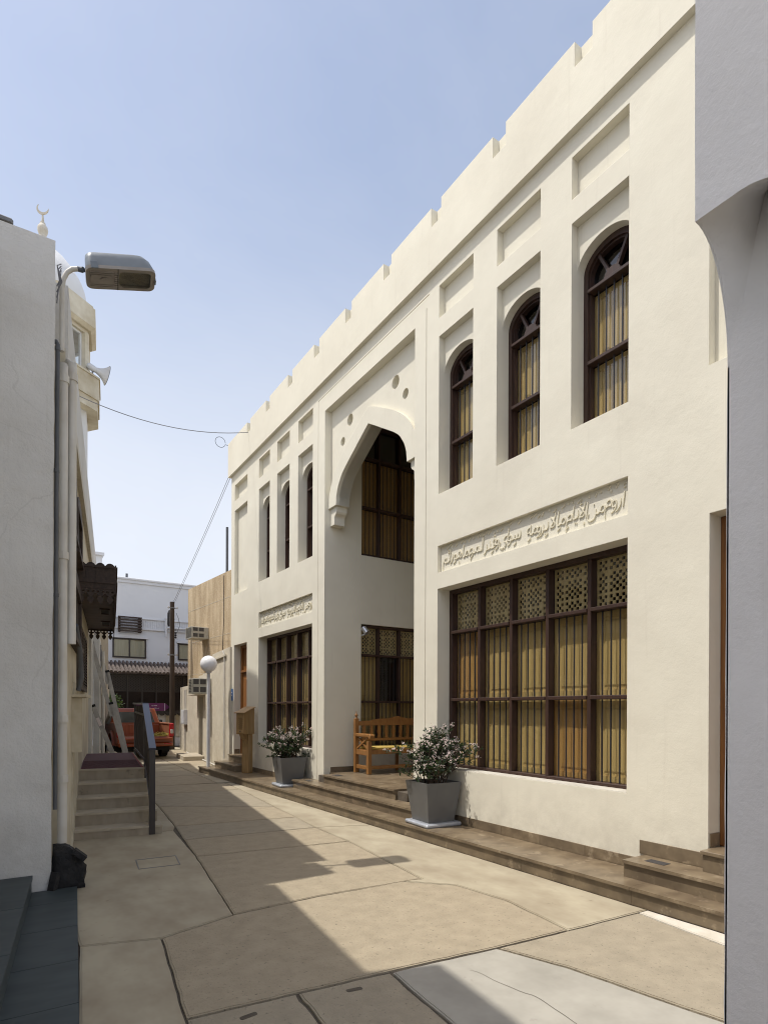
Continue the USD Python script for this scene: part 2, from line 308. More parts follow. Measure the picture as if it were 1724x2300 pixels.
def yz(poly, x0, x1): return ext(poly, x1 - x0, YZ, (x0, 0, 0))                  # poly in (y, z), from x0 to x1
def xz(poly, y0, y1): return ext(poly, y1 - y0, XZ, (0, y1, 0))                  # poly in (x, z), from y0 to y1

def put(name, mesh, m, parent=None, smooth=False, kind=None, label=None):
    if isinstance(mesh, (list, tuple)) and len(mesh) and isinstance(mesh[0], trimesh.Trimesh):
        mesh = trimesh.util.concatenate(list(mesh))
    g = usdkit.mesh(stage, path_of(name, parent), mesh, M[m] if isinstance(m, str) else m, smooth)
    return tag(g, label=label, kind=kind)

def mani(mesh):
    return m3.Manifold(m3.Mesh(np.asarray(mesh.vertices, np.float32), np.asarray(mesh.faces, np.uint32)))
def mbox(x0, x1, y0, y1, z0, z1):
    return m3.Manifold.cube((x1 - x0, y1 - y0, z1 - z0)).translate((x0, y0, z0))
def myz(poly, x0, x1):
    return m3.CrossSection([np.array(poly, float)]).extrude(x1 - x0).transform(np.array([[0, 0, 1.0, x0], [1, 0, 0, 0], [0, 1, 0, 0]]))
def arc(cx, cz, a, b, t0, t1, n=16):
    return [(cx + a * math.cos(math.radians(t0 + (t1 - t0) * i / n)), cz + b * math.sin(math.radians(t0 + (t1 - t0) * i / n))) for i in range(n + 1)]

INSCRIPTION = '[[[893,-43,890,-46,885,-46,882,-43,882,-38,885,-35,890,-35,893,-38]],[[878,-43,875,-46,870,-46,867,-43,867,-38,870,-35,875,-35,878,-38]],[[33,40,42,39,47,32,54,12,59,8,71,8,76,10,78,14,78,22,72,41,81,44,86,29,87,14,84,6,75,0,57,-1,50,3,42,-2,34,-2,25,2,19,7,16,13,13,13,10,3,10,-9,13,-27,17,-39,16,-42,8,-43,1,-9,1,4,3,12,9,23,20,34],[44,15,41,24,37,30,32,30,26,27,21,23,21,20,28,11,33,8,41,7,44,9]],[[655,17,648,31,648,34,656,37,663,18,663,6,661,-1,653,-13,644,-20,633,-25,630,-25,628,-20,629,-16,632,-16,645,-9,653,1,655,8]],[[143,17,136,31,136,34,144,37,151,18,151,6,149,-1,141,-13,132,-20,121,-25,118,-25,116,-20,117,-16,120,-16,133,-9,141,1,143,8]],[[809,0,797,-1,787,4,785,9,785,18,787,25,790,30,797,36,800,37,810,36,817,29,821,17,821,3,818,-7,811,-16,803,-21,790,-25,784,-25,783,-16,796,-14,804,-10,810,-1],[800,28,796,24,794,20,794,13,799,8,812,9,812,17,807,27]],[[983,-1,967,0,960,5,958,9,958,18,960,25,968,35,973,37,980,37,985,35,989,31,993,22,994,8,1012,9,1015,13,1019,29,1027,28,1025,11,1030,8,1040,8,1045,13,1048,30,1053,30,1056,29,1055,11,1059,8,1068,8,1074,11,1075,15,1075,22,1069,41,1075,43,1079,42,1084,24,1084,14,1081,6,1077,2,1070,-1,1059,-1,1055,0,1050,5,1046,1,1041,-1,1029,-1,1019,5,1016,1,1010,-1,993,-1,988,-12,983,-17,972,-23,957,-26,957,-16,962,-16,974,-12,983,-3],[980,27,973,28,969,24,967,19,967,13,970,9,974,8,985,8,984,21]],[[856,17,853,7,853,-3,855,-8,861,-13,872,-16,884,-16,899,-12,908,-4,909,2,905,5,890,10,885,14,883,18,884,28,893,40,902,45,916,46,923,43,920,35,913,37,903,36,894,29,892,25,892,20,894,18,914,10,919,4,919,-2,916,-8,910,-15,904,-19,885,-25,864,-24,854,-20,847,-13,844,-5,844,6,846,14,848,19,851,19]],[[188,0,184,2,179,9,179,18,181,25,184,30,191,36,201,37,206,35,210,31,214,22,215,8,239,9,239,12,234,18,233,31,236,38,244,44,240,49,244,55,246,55,264,39,266,39,275,30,281,20,282,17,281,7,274,0,261,-1,248,4,232,-1,214,-1,209,-12,201,-19,193,-23,180,-26,178,-26,178,-16,183,-16,195,-12,204,-3,204,-1],[264,18,258,10,262,8,272,9,273,16,267,25,265,25],[254,36,251,37,245,36,241,31,243,19,250,14,255,19,257,24,257,31],[194,28,190,24,188,18,189,12,191,9,195,8,206,8,205,21,201,27]],[[413,31,418,36,425,39,438,38,437,29,427,30,424,29,420,24,420,17,428,9,433,9,443,13,446,5,410,-7,407,2,419,5,413,12,411,17,411,26]],[[474,3,475,16,468,33,475,37,479,31,486,11,491,8,500,9,503,12,513,32,518,37,524,40,531,40,537,37,551,10,556,8,568,9,571,14,569,79,578,79,580,13,577,5,574,2,565,-1,553,-1,544,4,536,-2,528,-2,517,3,511,9,503,0,499,-1,489,-1,482,2,478,-8,474,-11,474,-13,465,-20,455,-25,450,-26,448,-17,451,-17,464,-10,471,-3],[537,20,533,28,529,31,523,30,518,25,516,20,517,17,524,9,529,7,535,7,538,10]],[[708,12,709,21,703,34,695,45,695,47,701,51,703,51,713,34,721,12,728,8,750,8,758,11,762,15,761,17,746,17,742,19,738,24,737,27,738,40,742,48,747,53,752,55,762,54,767,50,771,43,773,35,772,17,769,10,759,2,747,-1,725,-1,718,2,714,6,706,0,688,-1,680,1,675,4,675,7,678,12,688,8,699,8],[759,45,752,46,748,42,746,36,747,28,751,25,764,26,764,35]],[[1214,56,1223,56,1224,19,1226,12,1229,9,1239,8,1242,9,1247,14,1257,34,1266,39,1273,39,1281,34,1287,22,1287,12,1283,4,1275,0,1266,0,1251,6,1245,0,1230,-1,1222,2,1218,6,1217,10,1197,10,1191,13,1186,20,1187,31,1194,40,1205,46,1214,48],[1278,23,1270,30,1264,29,1259,23,1256,13,1267,9,1274,9,1279,15],[1215,38,1211,39,1201,35,1195,28,1196,21,1203,18,1214,18,1215,20]],[[329,8,339,9,344,14,351,30,355,35,363,39,370,39,378,34,384,22,384,12,379,3,372,0,363,0,348,6,345,2,339,-1,326,-1,321,0,315,4,312,11,311,21,309,79,318,79,319,77,320,26,322,11],[367,30,361,29,356,23,353,13,364,9,371,9,376,15,375,23]],[[606,0,597,0,595,79,604,79]],[[933,79,942,79,944,0,935,0]],[[100,79,109,79,111,0,102,0]],[[73,82,82,81,81,75,74,76,71,74,71,70,76,65,85,67,87,62,69,56,66,56,65,62,68,63,65,69,65,75,67,79]],[[764,66,759,66,756,69,756,74,759,77,764,77,767,74,767,69]],[[748,66,743,66,740,69,740,74,743,77,748,77,751,74,751,69]],[[1398,-19,1395,-22,1390,-22,1387,-19,1387,-14,1390,-11,1395,-11,1398,-14]],[[1410,-22,1405,-22,1402,-19,1402,-14,1405,-11,1410,-11,1413,-14,1413,-19]],[[1710,-22,1705,-22,1702,-19,1702,-14,1705,-11,1710,-11,1713,-14,1713,-19]],[[1725,-22,1720,-22,1717,-19,1717,-14,1720,-11,1725,-11,1728,-14,1728,-19]],[[1652,31,1647,33,1639,32,1633,26,1632,22,1630,22,1625,25,1625,28,1628,33,1636,40,1642,42,1650,42,1657,39,1662,33,1665,25,1665,10,1662,3,1648,6,1638,6,1630,2,1628,-3,1628,-15,1633,-38,1632,-42,1628,-43,1624,-42,1619,-15,1620,2,1627,11,1640,15,1657,14,1657,22]],[[2032,22,2027,31,2022,33,2014,32,2008,26,2007,22,2005,22,2000,25,2000,28,2003,33,2011,40,2017,42,2025,42,2032,39,2037,33,2040,25,2040,10,2037,3,2023,6,2013,6,2005,2,2003,-3,2003,-15,2008,-38,2007,-42,2003,-43,1999,-42,1994,-15,1995,2,2002,11,2015,15,2032,14]],[[2119,8,2119,17,2112,31,2112,34,2120,37,2127,18,2127,6,2125,-1,2117,-13,2108,-20,2097,-25,2094,-25,2092,-20,2093,-16,2096,-16,2109,-9,2117,1]],[[2076,0,2064,-1,2054,4,2052,9,2052,18,2054,25,2057,30,2064,36,2067,37,2077,36,2084,29,2088,17,2088,3,2085,-7,2078,-16,2070,-21,2057,-25,2051,-25,2050,-16,2063,-14,2071,-10,2077,-1],[2067,28,2063,24,2061,19,2062,12,2066,8,2079,9,2079,17,2074,27]],[[1313,-1,1303,4,1301,9,1301,18,1303,25,1306,30,1313,36,1316,37,1326,36,1333,29,1337,17,1337,3,1334,-7,1327,-16,1319,-21,1306,-25,1300,-25,1299,-16,1312,-14,1320,-10,1326,-1,1325,0],[1312,24,1310,19,1311,12,1315,8,1328,9,1328,17,1323,27,1316,28]],[[1852,-5,1859,-14,1869,-17,1881,-17,1894,-13,1898,-9,1901,-2,1901,10,1896,28,1901,30,1905,30,1910,12,1918,8,1926,9,1931,14,1941,34,1950,39,1957,39,1964,35,1968,30,1971,22,1971,12,1966,3,1959,0,1950,0,1935,6,1932,2,1926,-1,1916,-1,1910,1,1905,-14,1898,-21,1888,-25,1867,-26,1859,-24,1853,-21,1846,-14,1843,-6,1844,10,1847,18,1851,18,1855,16,1852,5],[1954,30,1948,29,1943,23,1940,13,1951,9,1958,9,1963,15,1962,23]],[[1367,3,1368,16,1366,23,1361,31,1362,34,1369,37,1377,15,1381,9,1398,8,1402,9,1405,14,1404,27,1399,41,1408,44,1414,24,1413,10,1409,4,1404,1,1396,-1,1382,-1,1375,2,1371,-8,1358,-20,1345,-26,1343,-26,1341,-17,1344,-17,1357,-10,1364,-3]],[[2142,71,2151,71,2153,0,2144,0,2143,5]],[[1534,11,1541,8,1551,9,1556,14,1563,30,1567,35,1575,39,1582,39,1590,34,1596,22,1596,12,1591,3,1584,0,1575,0,1560,6,1557,2,1551,-1,1538,-1,1533,0,1527,4,1524,11,1523,21,1521,79,1530,79,1531,77,1532,26],[1587,23,1579,30,1573,29,1568,23,1565,13,1576,9,1583,9,1588,15]],[[1692,10,1698,8,1712,8,1719,11,1720,22,1714,41,1723,44,1728,29,1729,14,1726,6,1721,2,1711,-1,1695,-1,1686,2,1682,7,1680,21,1678,79,1687,79,1688,77,1689,26,1690,14]],[[1478,53,1478,65,1476,77,1486,78,1487,53,1482,34,1489,26,1492,19,1492,11,1487,3,1479,0,1447,0,1448,10,1454,13,1468,27,1470,33,1463,40,1440,56,1440,59,1445,64,1468,47,1472,42,1476,42],[1476,23,1463,10,1479,9,1483,11,1484,18,1479,25,1476,25]],[[1817,79,1819,0,1810,0,1808,79]],[[1780,65,1778,78,1785,79,1788,78,1789,53,1784,33,1790,26,1793,19,1793,11,1788,3,1780,0,1749,0,1749,9,1757,14,1769,26,1772,32,1762,42,1741,57,1743,61,1747,64,1777,41,1780,53],[1783,22,1778,25,1777,22,1764,10,1779,9,1783,10,1785,13,1785,18]],[[1882,46,1879,43,1874,43,1871,46,1871,51,1874,54,1879,54,1882,51]],[[1755,95,1754,90,1746,90,1744,88,1744,84,1748,80,1758,81,1759,76,1741,70,1739,70,1738,76,1742,78,1738,83,1738,89,1740,93,1746,96]],[[2150,104,2151,98,2143,98,2141,96,2141,92,2146,87,2155,89,2156,83,2136,78,2135,84,2139,85,2135,91,2135,97,2137,101,2143,104]]]'
# ------------------------------------------------------------------ ground, paving
gv = np.array([(-220, -220, -.03), (240, -220, -.03), (240, 260, -.03), (-220, 260, -.03)])
tag(put('ground', T((gv, [(0, 1, 2), (0, 2, 3)])), 'earth'), 'sandy ground between and beyond the houses', kind='structure')
lane = thing('alley_pavement', 'alley paved with large washed concrete slabs between pale strips', None, kind='structure')
put('joint_bed', bx(-1.5, 6.5, -2, 27, -.05, -.016), 'under', lane)

def slab(poly, m, gap=.008, rough=.004, top=0.0, name='slab'):
    g = Polygon(poly).buffer(-gap, join_style=2)
    g = getattr(g, 'geoms', [g])[0]
    c = list(g.exterior.coords)[:-1]
    if Polygon(c).exterior.is_ccw is False: c = c[::-1]
    ring = []
    for i, p in enumerate(c):
        q = c[(i + 1) % len(c)]; L = math.hypot(q[0] - p[0], q[1] - p[1]); k = max(1, int(L / .07))
        for j in range(k):
            ring.append((p[0] + (q[0] - p[0]) * j / k, p[1] + (q[1] - p[1]) * j / k))
    ring = np.array(ring); n3 = np.column_stack([ring * 9, np.zeros(len(ring))])
    ring = ring + (np.column_stack([meshkit.fbm(n3, 3, 3), meshkit.fbm(n3, 3, 8)]) - .5) * rough * 3
    P = Polygon(ring)
    inner = P.buffer(-.012, join_style=2)
    if inner.geom_type != 'Polygon' or inner.is_empty: inner = P
    low = trimesh.creation.extrude_polygon(P, .028, engine='earcut'); low.apply_translation((0, 0, top - .032))
    hi = trimesh.creation.extrude_polygon(inner, .028, engine='earcut'); hi.apply_translation((0, 0, top - .028))
    return put(name, [low, hi], m, lane)

S = 'slab'; 
slab([(2.28, 11.6), (2.35, 12.9), (4.05, 12.6), (3.98, 11.5)], 'slab')
slab([(2.15, 10.1), (2.28, 11.6), (3.98, 11.5), (3.75, 9.12)], 'slab2')
slab([(1.98, 8.32), (2.15, 10.1), (3.75, 9.12), (3.66, 8.1)], 'slab')
slab([(1.87, 7.4), (1.98, 8.32), (3.66, 8.1), (3.57, 7.25)], 'slab2')
slab([(1.77, 6.5), (1.87, 7.4), (3.57, 7.25), (3.54, 6.28)], 'slab')
slab([(1.52, 4.52), (1.77, 6.5), (3.54, 6.28), (3.34, 4.53), (2.29, 4.58)], 'slab')
slab([(.94, 4.32), (1.52, 4.52), (2.29, 4.58), (3.14, 4.56), (3.49, 4.21), (3.57, 3.64), (3.47, 2.91), (2.8, 2.95), (2.05, 3.03), (1.4, 3.08), (.8, 3.13), (.85, 3.58)], 'slab', gap=.011, rough=.006)
slab([(.8, 3.13), (1.4, 3.08), (1.34, 2.4), (1.22, 1.0), (.62, 1.0), (.72, 2.2)], 'slab2', gap=.012, rough=.007)
slab([(1.4, 3.08), (1.99, 3.025), (1.93, 2.4), (1.80, 1.0), (1.22, 1.0), (1.34, 2.4)], 'slab2', gap=.012, rough=.006)
slab([(1.99, 3.025), (2.8, 2.95), (2.96, 2.5), (3.13, 1.64), (3.2, 1.0), (1.8, 1.0), (1.93, 2.4)], 'palew', gap=.012)
slab([(2.8, 2.95), (3.47, 2.91), (4.24, 2.87), (4.15, 2.17), (4.02, 1.0), (3.2, 1.0), (3.13, 1.64), (2.96, 2.5)], 'slab2', gap=.013, rough=.006)
slab([(4.24, 2.87), (4.36, 2.87), (4.385, 1.0), (4.02, 1.0), (4.15, 2.17)], 'whitest')
slab([(4.05, 12.6), (4.21, 12.6), (4.295, 7.0), (3.57, 7.25), (3.75, 9.12), (3.98, 11.5)], 'pale', gap=.004)
slab([(3.57, 7.25), (4.295, 7.0), (4.36, 2.87), (4.24, 2.87), (3.47, 2.91), (3.57, 3.64), (3.49, 4.21), (3.14, 4.56), (3.34, 4.53), (3.54, 6.28)], 'pale', gap=.004)
slab([(.40, 5.9), (.62, 8.05), (1.9, 8.05), (1.77, 6.5), (1.52, 4.52), (.94, 4.32), (.44, 4.46), (.45, 5.3)], 'pale', gap=.005)
slab([(.44, 4.46), (.94, 4.32), (.85, 3.58), (.8, 3.13), (.72, 2.2), (.62, 1.0), (.10, 1.0), (.33, 3.37)], 'pale', gap=.005)
slab([(1.9, 8.05), (1.98, 8.32), (2.15, 10.1), (2.28, 11.6), (2.35, 12.9), (1.35, 12.9), (1.35, 8.05)], 'pale', gap=.005)
ys = [12.92, 14.6, 15.9, 17.4, 19.2, 21.4, 23.6, 26.4]
for i in range(len(ys) - 1):
    a, b = ys[i], ys[i + 1]
    xl = lambda y: 1.2 + .14 * (y - 12.9)
    sk = .18
    slab([(xl(a), a), (3.9 + .05 * (a - 12.9), a - sk), (3.9 + .05 * (b - 12.9), b - sk), (xl(b), b)], ('slab', 'slab2')[i % 2] if i != 2 else 'pale')
    slab([(3.9 + .05 * (a - 12.9), a - sk), (6.1, a - sk * 2), (6.1, b - sk * 2), (3.9 + .05 * (b - 12.9), b - sk)], ('pale', 'slab')[i % 2])
# inspection cover outline, lifting slots, hairline cracks
mh = [(1.19, 6.67), (1.59, 6.65), (1.54, 6.25), (1.15, 6.28)]
for i in range(4):
    p, q = mh[i], mh[(i + 1) % 4]
    put('cover_edge', bar((*p, .001), (*q, .001), .009, .006), 'metalgrey', lane)
for p, q in (((1.05, 2.975), (1.12, 2.985)), ((1.66, 2.945), (1.73, 2.935))):
    put('lifting_slot', ext(Polygon([(p[0], p[1] - .005), (q[0], q[1] - .005)] + [(q[0], q[1] + .004), (p[0], p[1] + .004)]).buffer(.012), .004, None, (0, 0, -.0015)), 'under', lane)
def crack(pts, w=.004):
    pts = np.array(pts, float); o = []
    for a, b in zip(pts[:-1], pts[1:]):
        for k in range(10):
            o.append(a + (b - a) * k / 10)
    o.append(pts[-1]); o = np.array(o); o += (meshkit.noise(np.column_stack([o * 7, np.zeros(len(o))]), 5)[:, None] - .5) * .03
    quad = []; f = []
    for i, p in enumerate(o):
        t = o[min(i + 1, len(o) - 1)] - o[max(i - 1, 0)]; t /= np.linalg.norm(t); nn = np.array([-t[1], t[0]]) * w * (.4 + .6 * math.sin(math.pi * (i + .5) / len(o)))
        quad += [(*(p + nn), .0015), (*(p - nn), .0015)]
        if i: f += [(2 * i - 2, 2 * i - 1, 2 * i + 1), (2 * i - 2, 2 * i + 1, 2 * i)]
    return T((quad, f))
put('crack', crack([(2.42, 2.78), (2.50, 2.35), (2.47, 2.0), (2.55, 1.7)], .0022), 'under', lane)

# ------------------------------------------------------------------ the cream building
D = 4.88
B = thing('courtyard_house', 'long cream two storey house with battlemented parapet, pointed arch porch and dark wood windows', 'building')
wall = mbox(D, 5.22, 1.3, 14.78, -.05, 7.62)
def cut(*a):
    global wall
    wall = wall - mbox(*a)
NICHE_R = [(5.60, 6.28), (4.51, 5.18), (3.43, 4.09)]
NICHE_L = [(10.10, 10.75), (11.165, 11.81), (12.22, 12.865)]
for a, b in NICHE_R + NICHE_L:
    cut(4.8, 4.97, a, b, 6.81, 7.24)
    cut(4.8, 4.97, a, b, 4.465, 6.565)
    c, h = (a + b) / 2, (b - a) / 2
    wall = wall - myz([(a, 4.465), (b, 4.465)] + arc(c, 6.09, h, .238, 0, 180, 20), 4.9, 5.3)
for a, b in ((13.62, 14.52), (1.75, 2.68)):
    cut(4.8, 4.97, a, b, 6.78, 7.17)
    cut(4.8, 4.97, a, b, 4.44, 6.535)
WIN_R, WIN_L = (3.43, 6.29), (10.10, 12.86)
for a, b in (WIN_R, WIN_L):
    cut(4.8, 5.3, a, b, .83, 3.205)
    cut(4.8, 4.93, a, b, 3.42, 3.775)
cut(4.8, 5.3, 13.62, 14.55, .45, 3.18)
cut(4.8, 5.3, 1.74, 2.67, .45, 3.22)
# portal recess, arch opening, round holes, fine grooves
PY0, PY1, PC = 6.83, 9.60, 8.215
cut(4.8, 5.01, PY0, PY1, .30, 6.97)
INN = [(1.09, 5.21), (1.078, 5.36), (1.045, 5.45), (1.0145, 5.514), (.965, 5.58), (.925, 5.634), (.87, 5.688), (.812, 5.731), (.735, 5.783), (.652, 5.832), (.46, 5.943), (.229, 6.078), (0, 6.208)]
OUT = [(1.385, 5.21), (1.375, 5.386), (1.33, 5.50), (1.281, 5.598), (1.215, 5.70), (1.135, 5.802), (1.03, 5.905), (.915, 5.998), (.75, 6.105), (.582, 6.202), (.231, 6.38), (0, 6.486)]
inner = [(PC + d, z) for d, z in INN] + [(PC - d, z) for d, z in INN[-2::-1]]
outer = [(PC + d, z) for d, z in OUT] + [(PC - d, z) for d, z in OUT[-2::-1]]
wall = wall - myz(inner[::-1] if Polygon(inner).exterior.is_ccw is False else inner, 4.9, 5.3) - mbox(4.9, 5.3, PY0, PY1, .30, 5.212)
for dy, z, r in ((.70, 6.565, .10), (.955, 6.285, .076), (-.70, 6.565, .10), (-.965, 6.275, .076)):
    wall = wall - myz([(PC + dy + r * math.cos(t), z + r * math.sin(t)) for t in np.linspace(0, 2 * math.pi, 28)[:-1]], 4.9, 5.17)
for a in ((4.8, D + .010, 6.555, 6.567, .30, 7.10), (4.8, D + .010, 9.862, 9.874, .30, 7.26), (4.8, D + .010, 6.50, 9.862, 7.248, 7.26)):
    cut(*a)
wall = wall + (mbox(5.219, 7.9, PY1, PY1 + .25, .30, 7.3) - mbox(5.65, 7.5, PY1 - .1, PY1 + .3, 4.485, 7.02) - mbox(5.65, 7.5, PY1 - .1, PY1 + .3, .86, 3.195))
bandp = Polygon(outer).difference(Polygon(inner).buffer(0))
wall_t = wall.to_mesh()
put('facade_wall', T((wall_t.vert_properties[:, :3], wall_t.tri_verts)), 'cream', B)
put('arch_band', yz(bandp, 4.95, 5.218), 'cream', B)
for s in (1, -1):                                                        # the corbels carrying the arch
    pf = [(1.385, 5.208), (1.14, 5.208), (1.142, 5.12), (1.165, 5.085), (1.21, 5.055), (1.222, 5.03), (1.226, 4.90), (1.385, 4.90)]
    put('corbel', yz([(PC + s * a, z) for a, z in pf], 4.992, 5.20), 'cream', B)
# parapet with shallow notches
par = mbox(4.808, 5.10, 1.2, 14.85, 7.455, 8.30)
for k in range(-1, 12):
    y0 = 3.79 + 1.182 * k
    if 1.5 < y0 < 14.4: par = par - mbox(4.7, 4.905, y0, y0 + .213, 8.045, 8.5)
pm = par.to_mesh()
put('parapet', T((pm.vert_properties[:, :3], pm.tri_verts)), 'cream', B)
put('end_wall', [bx(5.22, 12.9, 14.5, 14.78, -.05, 7.62), bx(5.22, 12.9, 1.3, 1.5, -.05, 7.62), bx(12.9, 13.1, 1.3, 14.78, -.05, 7.62)], 'cream', B)
put('roof', bx(5.10, 13.1, 1.3, 14.78, 7.621, 7.72), 'cream', B)
put('parapet', [bx(5.10, 13.1, 14.65, 14.85, 7.62, 8.30), bx(5.10, 13.1, 1.2, 1.4, 7.62, 8.30)], 'cream', B)
# rooms behind the windows (unlit)
for a, b, z0, z1 in ((2.9, 6.75, .5, 7.4), (9.85, 13.3, .5, 7.4)):
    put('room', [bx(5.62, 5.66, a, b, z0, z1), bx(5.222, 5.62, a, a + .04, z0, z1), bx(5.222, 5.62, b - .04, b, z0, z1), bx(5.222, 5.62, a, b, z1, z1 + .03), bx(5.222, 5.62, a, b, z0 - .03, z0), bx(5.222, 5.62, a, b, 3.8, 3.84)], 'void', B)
# porch
put('porch_wall', [bx(5.221, 7.9, PY0 - .25, PY0, .30, 7.3), bx(7.9, 8.1, PY0 - .25, PY1 + .25, .30, 7.3)], 'cream', B)
put('porch_ceiling', bx(5.221, 7.9, PY0, PY1, 7.03, 7.3), 'cream', B)
pd = put('porch_door', [bx(7.84, 7.9, 7.4, 9.0, .452, 2.7)], 'doorwood', B)
for k in range(2): put('leaf_panel', rbx(7.82, 7.842, 7.48 + .77 * k, 8.15 + .77 * k, .6, 2.55, .02), 'doorwood', pd)

# inscriptions in raised letters
TXT = json.loads(INSCRIPTION)
def inscription(y_left, y_right, z0, z1):
    """reads along +u; u = 0 is the left end in the picture, which is the far end (large y)"""
    L = y_left - y_right; sx = L / 2157.0; sz = (z1 - z0) / 152.0 * .92
    polys = []; rr0 = random.Random(2)
    for rings in TXT:
        rr = [[((r[i] + .22 * r[i + 1]), r[i + 1]) for i in range(0, len(r), 2)] for r in rings]
        g = Polygon(rr[0], rr[1:]).buffer(0)
        c_ = g.centroid; g = affinity.scale(g.buffer(-2.3).buffer(.2), 1.28, 1.16, origin=(c_.x, c_.y)); g = affinity.translate(g, 0, rr0.uniform(-7, 9))
        for q in getattr(g, 'geoms', [g]): polys.append(q)
    rr = random.Random(4)
    x = 60
    while x < 2110:                                                      # vowel marks over and under the letters
        kind = rr.random()
        top = 92 + rr.uniform(-6, 10) if rr.random() < .72 else -38 + rr.uniform(-6, 8)
        if kind < .5: polys.append(Polygon([(x, top), (x + 34, top + 17), (x + 33, top + 22), (x - 2, top + 6)]))
        elif kind < .75: polys.append(Polygon([(x, top + 18), (x + 12, top), (x + 32, top + 24), (x + 28, top + 26), (x + 12, top + 9), (x + 5, top + 20)]))
        else: polys.append(Polygon([(x + 8 * math.cos(t), top + 8 + 8 * math.sin(t)) for t in np.linspace(0, 6.28, 9)[:-1]]))
        x += rr.uniform(30, 62)
        if 1090 < x < 1160: x = 1190
    ms = []; lim = Polygon([(-30, -64), (2190, -64), (2190, 124), (-30, 124)])
    from shapely import union_all
    U0 = union_all([p.buffer(0) for p in polys]).intersection(lim)
    for g in getattr(U0, 'geoms', [U0]):
        g = affinity.affine_transform(g, [-sx, 0, 0, sz, y_left, z0 + 48 * sz])
        if g.area < 1e-7: continue
        ms.append(yz(g, 4.917, 4.9295))
    return put('inscription', ms, 'letters', B, kind='stuff')
inscription(6.22, 3.50, 3.455, 3.75)
inscription(12.80, 10.16, 3.455, 3.75)

# dark wood windows
def lattice_poly(w, h, rnd):
    """carved screen: nine fields of staggered star holes between plain bars"""
    P = Polygon([(0, 0), (w, 0), (w, h), (0, h)])
    fx = [(.024, .122), (.150, w - .150), (w - .122, w - .024)]; fz = [(.022, .125), (.150, h - .150), (h - .125, h - .022)]
    holes = []
    for a0, a1 in fx:
        for b0, b1 in fz:
            nx, nz = max(2, round((a1 - a0) / .0345)), max(2, round((b1 - b0) / .0345))
            px, pz = (a1 - a0) / nx, (b1 - b0) / nz
            for i in range(nx):
                for j in range(nz):
                    if (i + j) % 2: continue
                    cx, cz = a0 + (i + .5) * px, b0 + (j + .5) * pz
                    holes.append([(cx + px * (.68 if k % 2 else .52) * math.cos(k * math.pi / 4), cz + pz * (.68 if k % 2 else .52) * math.sin(k * math.pi / 4)) for k in range(8)])
    return Polygon(P.exterior.coords, holes)

def shutter_mesh(w, h, d=.022):
    """framed and fielded shutter in local (u, depth, z)"""
    s = .055
    return [bx(0, s, 0, d, 0, h), bx(w - s, w, 0, d, 0, h), bx(s, w - s, 0, d, 0, s * 1.1), bx(s, w - s, 0, d, h - s, h),
            bx(s, w - s, d * .6, d, s, h - s), trimesh.convex.convex_hull(np.array([(s + .03, d * .62, s + .03), (w - s - .03, d * .62, s + .03), (w - s - .03, d * .62, h - s - .03), (s + .03, d * .62, h - s - .03), (s + .05, d * .2, s + .055), (w - s - .05, d * .2, s + .055), (w - s - .05, d * .2, h - s - .05), (s + .05, d * .2, h - s - .05)]))]

def place(meshes, A):
    meshes = meshes if isinstance(meshes, list) else [meshes]
    o = []
    for m in meshes:
        m = m.copy(); m.apply_transform(A); o.append(m)
    return o

def frameA(o, u, n):
    """matrix taking (u, depth, z) to the world: u along the wall, n into the wall"""
    A = np.eye(4); A[:3, 0] = u; A[:3, 1] = n; A[:3, 2] = (0, 0, 1); A[:3, 3] = o
    return A

def big_window(name, w, z0, z1, rails, bays, A, orange=(), opened=(), label=None, lat=True, fr=.058):
    """w wide, from z0 to z1; rails = (z of the upper rail, z of the middle rail); A puts u = 0 at the left jamb, depth 0 at the frame's face"""
    P = lambda *ms: place(list(ms), A)
    win = put(name, P(rbx(0, fr, 0, .10, z0, z1), rbx(w - fr, w, 0, .10, z0, z1), rbx(fr, w - fr, .002, .10, z0, z0 + .045), rbx(fr, w - fr, .002, .10, z1 - .052, z1)), 'darkwood', B, label=label)
    pitch = (w - fr) / bays
    for k in range(1, bays):
        put('mullion', P(rbx(pitch * k + .006, pitch * k + .051, .003, .10, z0 + .045, z1 - .052, .004)), 'darkwood', win)
    for zr in rails:
        for k in range(bays):
            put('rail', P(rbx(pitch * k + fr - .004, pitch * (k + 1) + .004, -.014, .09, zr - .020, zr + .020, .005)), 'darkwood', win)
    zs = [z0 + .045, rails[1], rails[0]]
    for k in range(bays):
        u0, u1 = pitch * k + .051, pitch * (k + 1) + .006
        put('pane', P(bx(u0, u1, .088, .091, z0 + .045, z1 - .052)), 'glass', win)
        for lo, hi in ((z0 + .045, rails[1] - .02), (rails[1] + .02, rails[0] - .02)):
            for q in range(4):
                uu = u0 + (u1 - u0) * (q + 1) / 5
                put('bar', P(bx(uu - .006, uu + .006, .050, .062, lo, hi)), 'iron', win)
            if (k, lo < rails[1] - .1) in opened: continue
            put('shutter', place(place(shutter_mesh(u1 - u0 + .02, hi - lo), frameA((u0 - .01, .112, lo), (1, 0, 0), (0, 1, 0))), A), 'pine2' if (k, lo < rails[1] - .1) in orange else 'pine', win)
        if lat:
            lm = trimesh.creation.extrude_polygon(lattice_poly(u1 - u0, z1 - .052 - rails[0] - .02, k), .016, engine='earcut')
            lm.apply_transform(np.array([[1.0, 0, 0, 0], [0, 0, -1, 0], [0, 1, 0, 0], [0, 0, 0, 1]])); lm.apply_translation((u0, .118, rails[0] + .02))
            put('lattice', P(lm), 'lattice', win)
    return win

